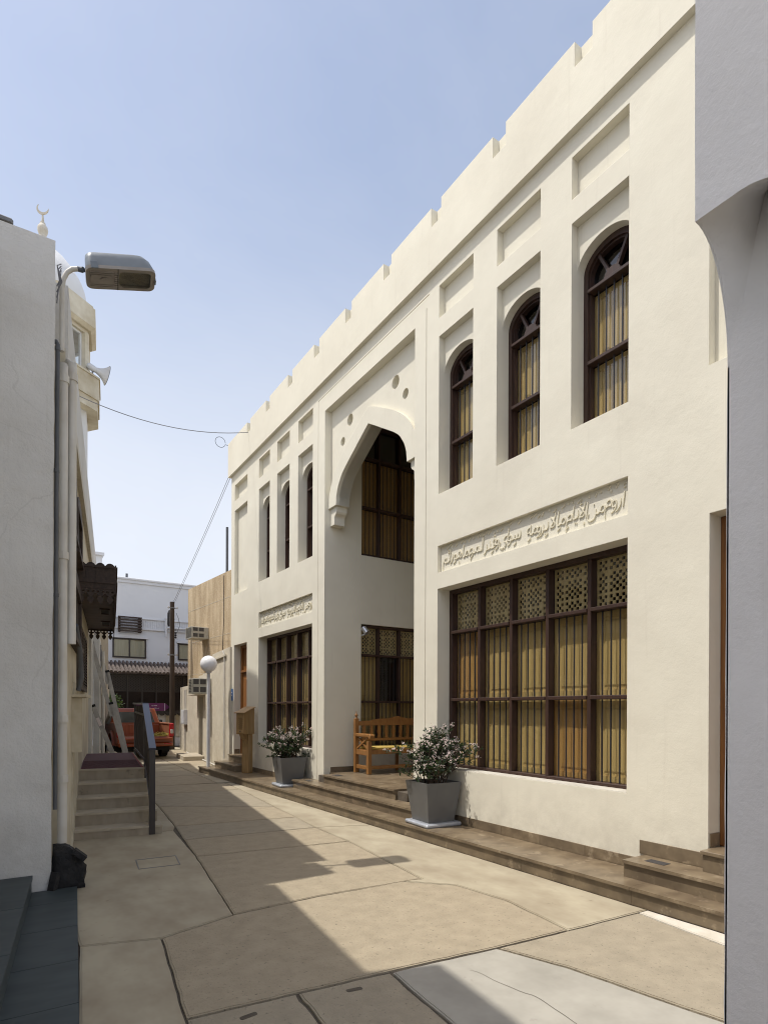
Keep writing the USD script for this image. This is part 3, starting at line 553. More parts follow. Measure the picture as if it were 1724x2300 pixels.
aR = frameA((5.08, WIN_R[1], 0), (0, -1, 0), (1, 0, 0))
big_window('window', WIN_R[1] - WIN_R[0], .825, 3.205, (2.63, 1.73), 5, aR, orange=((0, False), (3, True)), label='large five bay lattice topped window nearest the camera')
aL = frameA((5.08, WIN_L[1], 0), (0, -1, 0), (1, 0, 0))
big_window('window', WIN_L[1] - WIN_L[0], .825, 3.205, (2.63, 1.73), 5, aL, label='large five bay lattice topped window beyond the porch')
aP = frameA((5.56, PY1 + .035, 0), (1, 0, 0), (0, 1, 0))
big_window('window', 1.968, .86, 3.195, (2.62, 1.74), 4, aP, opened=((1, False),), label='shaded lattice topped window inside the porch with one shutter open', fr=.04)
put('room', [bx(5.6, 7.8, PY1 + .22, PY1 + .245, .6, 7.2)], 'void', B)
aU = frameA((5.56, PY1 + .035, 0), (1, 0, 0), (0, 1, 0))
big_window('window', 1.968, 4.485, 7.0, (6.345, 5.405), 4, aU, orange=tuple((k, b) for k in range(5) for b in (True, False)), label='tall dark shuttered window high inside the porch', lat=False, fr=.04)
M.setdefault('sill', mat('pale_sill_render', (.56, .535, .47), (.44, .41, .35), rough=.9, scale=7))
put('window_sill', bx(D + .004, 5.081, 3.44, 6.28, .822, .834), 'sill', B)
put('window_sill', bx(D + .004, 5.081, 10.11, 12.85, .822, .834), 'sill', B)

def arched_window(a, b):
    c, h = (a + b) / 2, (b - a) / 2
    x0 = 5.07
    o = [(a, 4.465), (b, 4.465)] + arc(c, 6.09, h, .238, 0, 180, 20)
    i = [(a + .052, 4.51), (b - .052, 4.51)] + arc(c, 6.075, h - .052, .195, 0, 180, 20)
    win = put('arched_window', yz(Polygon(o, [i]), x0, x0 + .10), 'darkwood', B)
    i2 = [(a + .066, 5.9), (b - .066, 5.9)] + arc(c, 6.07, h - .066, .182, 0, 180, 20)
    put('arch_bead', yz(Polygon(i, [[(p[0], max(p[1], 4.525)) for p in ([(a + .066, 4.525), (b - .066, 4.525)] + arc(c, 6.07, h - .066, .182, 0, 180, 20))]]), x0 + .03, x0 + .09), 'darkwood', win)
    put('transom', rbx(x0 - .012, x0 + .09, a + .045, b - .045, 5.892, 5.928, .005), 'darkwood', win)
    put('mid_rail', rbx(x0 - .012, x0 + .09, a + .045, b - .045, 5.150, 5.188, .005), 'darkwood', win)
    put('fan_hub', yz([(c - .095, 5.928), (c + .095, 5.928)] + arc(c, 5.935, .095, .085, 0, 180, 12), x0 + .012, x0 + .075), 'darkwood', win)
    for s in (-1, 1):
        put('fan_spoke', bar((x0 + .045, c + s * .05, 6.0), (x0 + .045, c + s * .168, 6.235), .028, .05, up=(1, 0, 0)), 'darkwood', win)
    put('pane', yz(i, x0 + .082, x0 + .085), 'glass', win)
    for lo, hi in ((4.51, 5.15), (5.188, 5.892)):
        for q in range(5):
            y = a + .052 + (b - a - .104) * (q + 1) / 6
            put('bar', bx(x0 + .045, x0 + .057, y - .006, y + .006, lo, hi), 'iron', win)
        for s in (0, 1):
            y0 = a + .045 + s * (b - a - .09) / 2
            put('shutter', place(shutter_mesh((b - a - .09) / 2 - .003, hi - lo), frameA((x0 + .105, y0 + (b - a - .09) / 2 - .003, lo), (0, -1, 0), (1, 0, 0))), 'pine', win)
for a, b in NICHE_R + NICHE_L: arched_window(a, b)

def side_door(y0, y1, z1, label):
    d = put('door_frame', [rbx(5.05, 5.15, y0, y0 + .07, .47, z1), rbx(5.05, 5.15, y1 - .07, y1, .47, z1), rbx(5.052, 5.15, y0 + .07, y1 - .07, z1 - .07, z1), rbx(5.04, 5.15, y0 + .05, y1 - .05, 2.50, 2.55)], 'doorwood', B, label=label)
    put('door_leaf', [bx(5.09, 5.13, y0 + .07, y1 - .07, .47, 2.50)] + [rbx(5.075, 5.10, y0 + .14, y1 - .14, z, z + .8, .02) for z in (.6, 1.55)], 'doorwood', d)
    put('transom_panel', bx(5.10, 5.13, y0 + .07, y1 - .07, 2.55, z1 - .07), 'doorwood', d)
    put('handle', lathe([(.0, 0), (.02, .003), (.022, .02), (.012, .035), (.0, .036)], 12, (5.07, y0 + .17, 1.45)), 'silver', d)
side_door(13.62, 14.55, 3.18, 'narrow orange wood side door beside the far corner')
side_door(1.74, 2.67, 3.22, 'orange wood side door half hidden by the grey white pillar')

# skirting
for a, b, z0 in ((3.30, PY0, .152), (PY1, 13.20, .152)):
    n = int((b - a) / .62) + 1
    for k in range(n):
        put('skirting_stone', rbx(D - .012, D + .01, a + (b - a) * k / n + .001, a + (b - a) * (k + 1) / n - .001, z0, z0 + .105, .002), ('marble', 'marble2')[k % 2], B)
put('skirting_stone', rbx(D - .012, D + .01, 2.69, 3.288, .302, .425, .002), 'marble2', B)
put('skirting_stone', rbx(D - .012, D + .01, 14.56, 14.775, .302, .405, .002), 'marble2', B)
for k in range(2): put('skirting_stone', rbx(5.015 + .3 * k, 5.31 + .3 * k, PY1 - .012, PY1 + .0, .452, .545, .002), 'marble2', B)
put('skirting_stone', rbx(D + .02, 5.04, 2.66, 2.672, .472, .585, .002), 'marble2', B)
put('skirting_stone', rbx(D + .02, 5.04, 14.54, 14.552, .472, .585, .002), 'marble2', B)

# ------------------------------------------------------------------ marble steps
ST = thing('marble_steps', 'polished brown marble steps running along the foot of the cream house', 'steps')
def xs(y): return 4.375 - .0155 * (y - 2)
def tread_run(y0, y1, zt, xf0, xf1, xb, n, th=.028):
    """slabs of a tread with a projecting nosing and riser stones below; xf0 / xf1: front at y0 and y1"""
    for k in range(n):
        a, b = y0 + (y1 - y0) * k / n, y0 + (y1 - y0) * (k + 1) / n
        fa, fb = xf0 + (xf1 - xf0) * k / n, xf0 + (xf1 - xf0) * (k + 1) / n
        g = .0012
        P = [(fa - .022, a + g), (xb, a + g), (xb, b - g), (fb - .022, b - g)]
        m = trimesh.creation.extrude_polygon(Polygon(P), th, engine='earcut'); m.apply_translation((0, 0, zt - th))
        v = m.vertices.copy(); m.vertices = v
        put('tread_stone', m, 'marble', ST)
        R = [(fa, a + g), (fa + .03, a + g), (fb + .03, b - g), (fb, b - g)]
        m = trimesh.creation.extrude_polygon(Polygon(R), .15 - th - .001, engine='earcut'); m.apply_translation((0, 0, zt - .15 - .001))
        put('riser_stone', m, 'marble2', ST)
tread_run(.6, 15.1, .15, xs(.6), xs(15.1), 4.9, 12)
put('step_end', bx(xs(15.1), 5.3, 15.06, 15.1, 0, .122), 'marble2', ST)
put('tread_stone', bx(4.9, 5.2, 14.785, 15.12, .122, .15), 'marble', ST)
put('core', [bx(4.42, 4.86, .7, 15.0, 0, .115)], 'under', ST)
tread_run(6.30, 10.12, .30, 4.515, 4.515, 4.9, 4)
tread_run(7.08, 9.33, .45, 4.745, 4.745, 5.0, 3)
for k, (a, b) in enumerate(((PY0 + .002, 7.75), (7.75, 8.70), (8.70, PY1 - .002))):
    for q in range(3): put('tread_stone', bx(5.0 + .96 * q + .001, 5.96 + .96 * q - .001, a + .001, b - .001, .422, .45), 'marble', ST)
put('core', [bx(4.78, 7.9, PY0, PY1, .16, .418), bx(4.56, 4.87, 6.34, 10.08, .15, .268)], 'under', ST)
for y in (6.30, 10.10): put('step_end', bx(4.516, D - .001, y, y + .02, .151, .271), 'marble2', ST)
for y in (7.08, 9.31): put('step_end', bx(4.746, D - .001, y, y + .02, .301, .421), 'marble2', ST)
for a, b, zz in ((13.22, 14.70, 0), (1.0, 3.235, 1)):
    tread_run(a, b, .30, 4.565 if zz else 4.48, 4.565 if zz else 4.46, 4.9, 2)
    put('core', bx(4.62, 4.86, a + .03, b - .03, .15, .268), 'under', ST)
    put('step_end', bx(4.567 if zz else 4.482, D - .001, (b - .022) if zz else a, b if zz else a + .022, .151, .271), 'marble2', ST)
    a2, b2 = (13.60, 14.57) if not zz else (1.6, 2.66)
    put('sill_stone', rbx(4.74, 5.06, a2, b2, .44, .47, .003), 'marble', ST)
    put('riser_stone', bx(4.76, 4.86, a2 + .012, b2 - .012, .302, .439), 'marble2', ST)
drn = put('drain_cover', rbx(4.66, 4.76, 2.92, 3.10, .300, .304, .001), 'drain', ST)
put('drain_cover', rbx(4.60, 4.70, 13.30, 13.46, .300, .304, .001), 'drain', ST)
put('drain_cover', rbx(4.62, 4.72, 9.68, 9.86, .300, .304, .001), 'drain', ST)
put('drain_cover', rbx(4.83, 4.95, 9.0, 9.2, .450, .454, .001), 'drain', ST)
# ------------------------------------------------------------------ bench in the porch
bn = thing('bench', 'honey coloured carved wooden bench with yellow seat pad in the shaded porch', 'bench')
bx0, bx1, by0, by1, fz = 5.395, 7.25, 8.91, 9.43, .45
for i, (x, y, h) in enumerate(((bx0, by0, .58), (bx1 - .08, by0, .58), (bx0, by1 - .07, .98), (bx1 - .08, by1 - .07, .98))):
    put('leg', rbx(x, x + .08, y, y + .07, fz, fz + h, .006), 'teak', bn)
for x in (bx0 + .04, bx1 - .04):
    put('finial', lathe([(.0, 0), (.024, .0), (.024, .012), (.012, .022), (.03, .05), (.028, .068), (.012, .088), (.009, .105), (.004, .135), (0, .14)], 14, (x, by1 - .035, fz + .98)), 'teak', bn, smooth=50)
put('top_rail', xz([(bx0 + .08, 1.30)] + [(bx0 + .08, 1.38), (bx0 + .30, 1.385), (bx0 + .42, 1.415), (bx0 + .62, 1.425), (bx0 + .75, 1.432), ((bx0 + bx1) / 2 - .10, 1.452), ((bx0 + bx1) / 2, 1.475), ((bx0 + bx1) / 2 + .10, 1.452), (bx1 - .75, 1.432), (bx1 - .62, 1.425), (bx1 - .42, 1.415), (bx1 - .30, 1.385), (bx1 - .08, 1.38)] + [(bx1 - .08, 1.30)], by1 - .055, by1 - .020), 'teak', bn)
put('lower_rail', rbx(bx0 + .08, bx1 - .08, by1 - .055, by1 - .02, 1.015, 1.065), 'teak', bn)
prof = [(.020, 1.065), (.038, 1.075), (.034, 1.10), (.022, 1.105), (.032, 1.115), (.018, 1.128), (.030, 1.15), (.038, 1.175), (.036, 1.20), (.026, 1.225), (.034, 1.235), (.020, 1.245), (.034, 1.255), (.030, 1.275), (.022, 1.301)]
for k in range(10):
    x = bx0 + .20 + (bx1 - bx0 - .40) * k / 9
    put('splat', xz([(x + a, z) for a, z in prof] + [(x - a, z) for a, z in prof[::-1]], by1 - .047, by1 - .030), 'teak', bn)
for x in (bx0, bx1 - .08):
    put('armrest', rbx(x - .004, x + .084, by0 - .05, by1 - .07, 1.10, 1.165, .015), 'teak', bn)
    put('arm_scroll', tube([(x - .008, by0 - .045, 1.118), (x - .002, by0 - .045, 1.118), (x + .082, by0 - .045, 1.118), (x + .088, by0 - .045, 1.118)], [.034, .04, .04, .034], 14), 'teak', bn, smooth=40)
    put('side_rail', rbx(x + .015, x + .065, by0 + .07, by1 - .07, .78, .87), 'teak', bn)
    put('side_stretcher', rbx(x + .015, x + .065, by0 + .07, by1 - .07, .53, .595), 'teak', bn)
    for a, b in ((.88, 1.10), (1.10, .88)):
        put('cross_brace', bar((x + .04 + (.004 if a < b else -.004), by0 + .06, a), (x + .04 + (.004 if a < b else -.004), by1 - .06, b), .024, .032), 'teak', bn)
put('seat_rail', rbx(bx0 + .08, bx1 - .08, by0 + .01, by0 + .045, .80, .88), 'teak', bn)
put('front_stretcher', rbx(bx0 + .08, bx1 - .08, by0 + .015, by0 + .05, .535, .60), 'teak', bn)
put('centre_leg', rbx((bx0 + bx1) / 2 - .03, (bx0 + bx1) / 2 + .03, by1 - .06, by1 - .02, .45, .86), 'teak', bn)
put('seat', bx(bx0 + .04, bx1 - .04, by0 + .045, by1 - .05, .85, .878), 'teak', bn)
M['straw'] = mat('yellow_woven_pad', (.52, .38, .10), (.40, .28, .07), rough=.9, scale=40, stretch=(1, 5, 1), bump=.5, bscale=90)
put('seat_pad', rbx(bx0 + .09, bx1 - .09, by0 + .03, by1 - .07, .879, .925, .014), 'straw', bn)

# ------------------------------------------------------------------ planters and their shrubs
def planter(x, y, rz, label):
    p = thing('planter', label, 'planter', (x, y, .15), rz, group='square grey planters by the porch steps')
    a, b, h, t = .188, .255, .545, .022
    def frus(r0, r1, z0, z1): return trimesh.convex.convex_hull(np.array([(s * r0, q * r0, z0) for s in (-1, 1) for q in (-1, 1)] + [(s * r1, q * r1, z1) for s in (-1, 1) for q in (-1, 1)]))
    body = mani(frus(a, b, .045, h)) - mani(frus(a - t, b - t + .012, .12, h + .02))
    mm = body.to_mesh(); put('pot', T((mm.vert_properties[:, :3], mm.tri_verts)), 'planter', p)
    put('tray', [rbx(-.262, .262, -.262, .262, 0, .05, .016)], 'tray', p)
    put('soil', bx(-.226, .226, -.226, .226, .44, .492), 'soil', p)
    return p
def shrub(x, y, seed, label, shoots, height, nleaf):
    rr = random.Random(seed); nr = np.random.default_rng(seed)
    s = thing('shrub', label, 'shrub', (x, y, .64), 0, group='flowering shrubs in the grey planters')
    stems, tips = [], []
    for (tx, ty, tz) in shoots:
        bx_, by_ = rr.uniform(-.09, .09) + tx * .15, rr.uniform(-.09, .09) + ty * .15
        p0 = np.array([bx_, by_, -.01]); p3 = np.array([tx, ty, tz]); p1 = p0 + np.array([tx * .12, ty * .12, tz * .4]); p2 = p0 + (p3 - p0) * .65 + np.array([rr.uniform(-.05, .05), rr.uniform(-.05, .05), .04])
        pts = [(1 - t) ** 3 * p0 + 3 * t * (1 - t) ** 2 * p1 + 3 * t * t * (1 - t) * p2 + t ** 3 * p3 for t in np.linspace(0, 1, 9)]
        stems.append(tube(pts, list(np.linspace(.0075, .0028, 9)), 5)); tips.append((pts[-1], pts[-1] - pts[-2], 1.0))
        for k in range(rr.randint(4, 7)):
            i = rr.randint(3, 7); q = pts[i]; d = np.array([rr.gauss(0, 1), rr.gauss(0, 1), rr.uniform(.2, 1.6)]); d /= np.linalg.norm(d)
            L = rr.uniform(.09, .24); e = q + d * L; mid = (q + e) / 2 + np.array([0, 0, -.012])
            stems.append(tube([q, mid, e], [.0032, .0026, .0018], 4)); tips.append((e, e - mid, .8))
    put('stems', stems, 'bark', s)
    V, Fc = [], []
    def leaf(p, d, size):
        d = d / np.linalg.norm(d); a = np.array([rr.gauss(0, 1), rr.gauss(0, 1), rr.gauss(0, 1) + .6]); n = a - d * (a @ d); n /= np.linalg.norm(n); w = np.cross(n, d)
        o = len(V); b = n * size * .10
        V.extend([p, p + d * size * .38 + w * size * .21 + b, p + d * size * .38 - w * size * .21 + b, p + d * size * .42, p + d * size * .78 + w * size * .16 + b * .6, p + d * size * .78 - w * size * .16 + b * .6, p + d * size - b])
        Fc.extend([(o, o + 3, o + 1), (o, o + 2, o + 3), (o + 1, o + 3, o + 4), (o + 3, o + 2, o + 5), (o + 3, o + 6, o + 4), (o + 3, o + 5, o + 6)])
    fl = []
    per = nleaf // len(tips)
    for p, d, sc in tips:
        d = d / np.linalg.norm(d)
        for k in range(per + rr.randint(-3, 3)):
            back = rr.random() ** 1.5 * .16 * sc
            q = p - d * back + np.array([rr.gauss(0, .006), rr.gauss(0, .006), rr.gauss(0, .006)])
            out = np.array([rr.gauss(0, 1), rr.gauss(0, 1), rr.gauss(0, .8)]); out /= np.linalg.norm(out)
            leaf(q, d * .7 + out, rr.uniform(.032, .060))
        if p[2] > height * .42 and rr.random() < .62:
            for k in range(rr.randint(7, 15)):
                c = p + d * rr.uniform(.0, .035) + np.array([rr.gauss(0, .016), rr.gauss(0, .016), rr.gauss(0, .012)])
                m = trimesh.creation.icosphere(0, rr.uniform(.0045, .0085)); m.apply_translation(c); fl.append(m)
    put('leaves', T((V, Fc)), 'leaf', s, kind='stuff')
    put('flowers', fl, 'flower', s, kind='stuff')
    return s
planter(4.598, 6.005, -4, 'square grey planter nearest the camera, right of the porch steps')
planter(4.568, 10.42, -4, 'square grey planter left of the porch steps, under the farther lattice window')
r5 = random.Random(5)
sh1 = []
for k in range(34):
    a = r5.uniform(0, 6.28); r = r5.uniform(.04, .36) ; z = r5.uniform(.22, .62) * (1.12 - .55 * r)
    sh1.append((r * math.cos(a), r * math.sin(a), z))
sh1 += [(.14, -.02, .70), (.10, .05, .66), (.18, -.06, .63), (.05, -.10, .56), (.02, .02, .58), (.36, -.30, .42), (.40, -.33, .50), (.33, -.26, .55), (.42, -.34, .36), (.30, -.22, .48), (-.40, .28, .44), (-.36, .22, .36), (-.12, .10, .52), (-.34, .2, .18)]
shrub(4.60, 6.0, 3, 'dark leaved flowering shrub in the planter nearest the camera, one loose branch to the left', sh1, .62, 3300)
sh2 = []
for k in range(36):
    a = r5.uniform(0, 6.28); r = r5.uniform(.05, .38); z = r5.uniform(.14, .56) * (1.1 - .5 * r)
    sh2.append((r * math.cos(a), r * math.sin(a), z))
sh2 += [(.0, .05, .62), (.05, 0, .60), (.30, -.28, .52), (.27, -.24, .46), (-.30, .22, .45), (-.36, .26, .22), (-.32, .26, .06), (.34, -.26, .05), (-.1, .1, .55)]
shrub(4.57, 10.42, 8, 'rounder flowering shrub in the planter left of the porch steps', sh2, .6, 3300)

# ------------------------------------------------------------------ wooden post box
mb = thing('post_box', 'pale oak post box with sloping lid and lattice front on a wooden post', 'post box', (4.66, 12.98, .15), 30)
put('post', rbx(-.06, .09, -.10, .10, 0, .88, .008), 'oak', mb)
put('bracket', xz([(-.06, .62), (-.06, .88), (-.20, .88), (-.15, .80), (-.08, .74)], -.06, .06), 'oak', mb)
put('box', xz([(-.21, .88), (.10, .88), (.10, 1.46), (-.21, 1.35)], -.125, .125), 'oak', mb)
put('lid', xz([(-.26, 1.345), (-.26, 1.363), (.12, 1.498), (.12, 1.478)], -.15, .15), 'oak', mb)
lp = Polygon([(-.065, .98), (.065, .98), (.065, 1.25), (-.065, 1.25)])
hol = [[(-.052 + .026 * i + (.013 if j % 2 else 0) + .010 * math.cos(t), .995 + .022 * j + .0095 * math.sin(t)) for t in np.linspace(0, 6.28, 7)[:-1]] for i in range(4) for j in range(12)]
put('void_panel', bx(-.214, -.2105, -.07, .07, .975, 1.255), 'void', mb)
put('front_lattice', yz(Polygon(lp.exterior.coords, hol), -.222, -.215), 'oak', mb)
put('front_frame', yz(Polygon([(-.11, .90), (.11, .90), (.11, 1.33), (-.11, 1.33)], [[(-.066, .979), (.066, .979), (.066, 1.251), (-.066, 1.251)]]), -.226, -.2105), 'oak', mb)
put('lock', bx(-.235, -.226, -.008, .008, .93, .955), 'iron', mb)

# ------------------------------------------------------------------ globe lamp, plaque, spotlight
gl = thing('globe_lamp', 'white globe lamp on a slim white post at the far end of the marble steps', 'lamp post', (4.34, 14.86, .15))
put('post', tube([(0, 0, 0), (0, 0, 2.36)], .041, 16), 'whitepost', gl, smooth=40)
put('collar', lathe([(.0, 2.34), (.075, 2.34), (.075, 2.365), (.05, 2.385), (0, 2.385)], 18), 'whitepost', gl, smooth=30)
gm = trimesh.creation.icosphere(4, .205); gm.apply_translation((0, 0, 2.565)); put('globe', gm, 'globe', gl, smooth=True)
pq = thing('door_number_plaque', 'small blue enamel plaque on the cream wall beside the far side door', 'plaque')
put('plate', rbx(D - .012, D - .002, 14.60, 14.74, 1.80, 2.10, .003), 'blueplate', pq)
put('numerals', [bx(D - .0135, D - .0118, 14.635 + .03 * (k % 3), 14.652 + .03 * (k % 3), 1.99 - .07 * (k // 3), 2.02 - .07 * (k // 3)) for k in range(5)], 'signwhite', pq)
sl = thing('spotlight', 'small silver spotlight fixed at the top corner of the shaded porch window', 'lamp')
put('bracket', bar((5.67, PY1 + .02, 2.98), (5.70, PY1 - .06, 3.0), .03, .03), 'silver', sl)
put('head', tube([(5.685, PY1 - .02, 3.12), (5.725, PY1 - .10, 3.02)], [.05, .055], 16), 'silver', sl, smooth=40)

# ------------------------------------------------------------------ the white house on the left with its roof edge
LA = math.radians(8.08); LD = np.array([math.sin(LA), math.cos(LA)]); LN = np.array([math.cos(LA), -math.sin(LA)])
def lp_(s, off=0.0):                                                     # point on the left facade: s metres of y beyond 5.9, off out from the wall
    q = np.array([.43, 5.9]) + LD * (s / LD[1]) + LN * off
    return q
Lh = thing('white_house', 'old white rendered house on the left with dark wooden shutters and a beige roof edge', 'building')
def lbox(y0, y1, o0, o1, z0, z1, r=0):
    """box along the left facade between y0 and y1, from o0 to o1 out of the wall"""
    a, b = lp_(y0 - 5.9), lp_(y1 - 5.9)
    P = [a + LN * o0, b + LN * o0, b + LN * o1, a + LN * o1]
    if r:
        c = np.array([(*p, z) for p in P for z in (z0, z1)]); ctr = c.mean(0)
        pts = []
        for p in c:
            for ax in range(3):
                d = [LN * np.sign((p[:2] - ctr[:2]) @ LN), LD * np.sign((p[:2] - ctr[:2]) @ LD)]
                q = np.array(p)
                if ax != 0: q[:2] -= d[0] * r
                if ax != 1: q[:2] -= d[1] * r
                if ax != 2: q[2] -= np.sign(p[2] - ctr[2]) * r
                pts.append(q)
        return trimesh.convex.convex_hull(np.array(pts))
    m = trimesh.creation.extrude_polygon(Polygon(P), z1 - z0, engine='earcut'); m.apply_translation((0, 0, z0)); return m
# end wall facing the camera, slightly uneven
ev, ef = [], []
nx_, nz_ = 34, 48
for j in range(nz_ + 1):
    for i in range(nx_ + 1):
        X = -3.2 + (3.2 + .362 + .018 * j / nz_) * i / nx_; Z = 5.66 * j / nz_
        ev.append((X, 5.9, Z))
ev = np.array(ev); dn = meshkit.fbm(ev * 2.3, 4, 2) - .5
edge = np.isclose(ev[:, 0], ev.reshape(nz_ + 1, nx_ + 1, 3)[:, -1, 0].repeat(nx_ + 1))
ev[:, 1] -= .028 * dn; ev[edge, 0] += (meshkit.fbm(ev[edge] * 6, 3, 4) - .5) * .02
for j in range(nz_):
    for i in range(nx_):
        a = j * (nx_ + 1) + i; ef += [(a, a + 1, a + nx_ + 2), (a, a + nx_ + 2, a + nx_ + 1)]
put('end_wall', T((ev, ef)), 'white', Lh, smooth=True)
put('end_wall', ext([(-3.2, 5.93), (.352, 5.93), (.352, 6.36), (-3.2, 6.36)], 5.655, None, (0, 0, 0)), 'white', Lh)
put('coping', [rbx(-3.2, .07, 5.90, 6.3, 5.662, 5.72, .015)], 'metalgrey', Lh)
fw = trimesh.creation.extrude_polygon(Polygon([(-3.2, 6.361), tuple(lp_(.461)), tuple(lp_(12.6)), (-3.2, 18.5)]), 5.0, engine='earcut')
put('facade_wall', fw, 'offcream', Lh)
put('roof_edge', lbox(6.37, 18.5, -.4, .055, 4.47, 4.60), 'ivory', Lh)
put('parapet', lbox(6.37, 18.5, -.4, .02, 4.601, 5.60), 'white', Lh)
def shutter_panel(y0, y1, z0, z1, arch=.10, label=None):
    """dark board with an arched head fixed flat on the wall, moulded frame round it"""
    n = 10
    a, b = lp_(y0 - 5.9), lp_(y1 - 5.9); L = np.linalg.norm(b - a)
    top = [(L * (1 - k / n), z1 - arch + arch * math.sin(math.pi * min(1, max(0, (1 - k / n)))) ** .6) for k in range(n + 1)]
    poly = [(0, z0), (L, z0)] + top
    A = np.eye(4); A[:3, 0] = (*LD, 0); A[:3, 1] = (0, 0, 1); A[:3, 2] = (*LN, 0); A[:3, 3] = (*a, 0)
    m = ext(poly, .03, A); sp = put('shutter', m, 'darkwood2', Lh, label=label)
    inn = [(.07, z0 + .07), (L - .07, z0 + .07), (L - .07, z1 - arch - .06), (.07, z1 - arch - .06)]
    put('moulding', ext(Polygon(poly, [inn[::-1]]), .035, A @ np.array([[1, 0, 0, 0], [0, 1, 0, 0], [0, 0, 1, .031], [0, 0, 0, 1.0]])), 'darkwood2', sp)
    for k in range(1, max(2, int(L / .24))):
        put('board_joint', ext([(L * k / int(L / .24) - .004, z0 + .08), (L * k / int(L / .24) + .004, z0 + .08), (L * k / int(L / .24) + .004, z1 - arch - .07), (L * k / int(L / .24) - .004, z1 - arch - .07)], .003, A @ np.array([[1, 0, 0, 0], [0, 1, 0, 0], [0, 0, 1, .0305], [0, 0, 0, 1.0]])), 'black', sp)
    put('sill', lbox(y0 - .02, y1 + .02, 0, .085, z0 - .055, z0 - .001), 'darkwood2', sp)
shutter_panel(6.42, 7.17, 3.38, 4.05)
shutter_panel(7.36, 8.56, 3.38, 4.02)
shutter_panel(6.40, 8.36, 2.34, 3.06)
for y0, y1 in ((8.48, 9.36), (9.42, 10.7)):
    lv = put('louvred_shutter', [lbox(y0, y0 + .07, 0, .05, 1.85, 2.68), lbox(y1 - .07, y1, 0, .05, 1.85, 2.68), lbox(y0 + .07, y1 - .07, 0, .05, 2.62, 2.68), lbox(y0 + .07, y1 - .07, 0, .05, 1.85, 1.91), lbox(y0 + .07, y1 - .07, 0, .01, 1.91, 2.62)], 'darkwood2', Lh)
    for k in range(16): put('slat', lbox(y0 + .07, y1 - .07, .012, .045, 1.92 + .044 * k, 1.92 + .044 * k + .016), 'darkwood2', lv)
put('annex_wall', lbox(14.4, 17.0, -.1, .17, 0, 3.2), 'white', Lh)
put('annex_wall', lbox(12.9, 14.4, -.1, .05, 0, 3.05), 'white', Lh)
put('pier', ext([(.52, 7.60), (.685, 7.60), (.70, 8.06), (.52, 8.06)], 1.09, None, (0, 0, 0)), 'offcream', Lh)
put('pier', lbox(7.62, 8.05, .0, .02, 1.1, 1.9), 'offcream', Lh)
cb = thing('wall_cabinet', 'white box with a flat projecting lid fixed to the left wall above the concrete stairs', 'cabinet')
put('box', ext([(.45, 7.52), (.765, 7.52), (.80, 7.98), (.45, 7.98)], .62, None, (0, 0, 1.10)), 'offcream', cb)
put('lid', ext([(.45, 7.47), (.80, 7.47), (.93, 8.2), (.45, 8.2)], .032, None, (0, 0, 1.722)), 'offcream', cb)

def pipe(name, label, pts, r, m, cat='pipe', group=None, collars=()):
    t = thing(name, label, cat, group=group)
    put('tube', tube(pts, r, 12), m, t, smooth=50)
    for z in collars:
        p = min(pts, key=lambda q: abs(q[2] - z)); put('collar', tube([(p[0], p[1], z - r * .8), (p[0], p[1], z + r * .8)], r * 1.22, 12), m, t, smooth=30)
    return t
pipe('downpipe', 'wide white plastic downpipe by the corner of the old white end wall', [(.44, 6.30, 4.70), (.455, 6.27, 4.76), (.466, 6.2, 4.74), (.466, 6.2, 4.66), (.466, 6.2, 3.0), (.466, 6.2, 1.7), (.470, 6.2, .6), (.470, 6.2, .36)], .042, 'upvc', collars=(4.62, 3.0, 1.5, .95))
pipe('downpipe', 'second white plastic downpipe beside the first, ending behind the roof edge', [(.50, 6.36, 4.78), (.53, 6.31, 4.85), (.545, 6.29, 4.82), (.545, 6.29, 4.74), (.545, 6.29, 2.2)], .042, 'upvc', collars=(4.70,))
pipe('conduit', 'thin grey conduit running down the corner of the white end wall', [(.34, 6.02, 4.84), (.40, 6.0, 4.84), (.407, 6.0, 4.82), (.407, 6.0, 4.7), (.402, 6.0, 3.5), (.400, 6.0, 1.5), (.40, 6.0, .7)], .019, 'greypipe', collars=(4.78, 3.7, 2.6))
pipe('conduit', 'short bent grey pipe on the left wall under the shutters', [tuple(lp_(1.35, .05)) + (2.5,), tuple(lp_(1.6, .08)) + (2.25,), tuple(lp_(1.75, .09)) + (1.95,), tuple(lp_(1.78, .06)) + (1.80,)], .028, 'greypipe')
pipe('downpipe', 'white pipe on the low annex wall behind the ladders', [tuple(lp_(9.1, .24)) + (.2,), tuple(lp_(9.1, .24)) + (2.9,)], .03, 'upvc')
pipe('downpipe', 'white pipe rising by the far edge of the annex wall', [tuple(lp_(10.9, .23)) + (.2,), tuple(lp_(10.9, .23)) + (2.95,), tuple(lp_(10.9, .1)) + (3.0,)], .03, 'upvc')
br = thing('black_wrapped_block', 'lumpy black bitumen covered block under the foot of the white downpipe', 'block')
bm = trimesh.convex.convex_hull(np.array([(.36, 5.93, 0), (.625, 5.89, 0), (.65, 6.2, 0), (.38, 6.3, 0), (.635, 5.9, .19), (.61, 6.15, .2), (.40, 5.93, .30), (.50, 5.94, .36), (.53, 6.16, .34), (.40, 6.2, .36), (.56, 5.93, .30)])).subdivide().subdivide().subdivide()
bm.vertices += (meshkit.fbm(bm.vertices * 11, 3, 6)[:, None] - .5) * .05 * np.array([1, 1, .6])
put('block', bm, 'basalt', br, smooth=60)
put('lump', bar((.54, 5.90, .34), (.63, 5.89, .26), .10, .045), 'basalt', br)
put('lump', bar((.37, 5.86, .02), (.40, 5.89, .17), .06, .05), 'basalt', br)

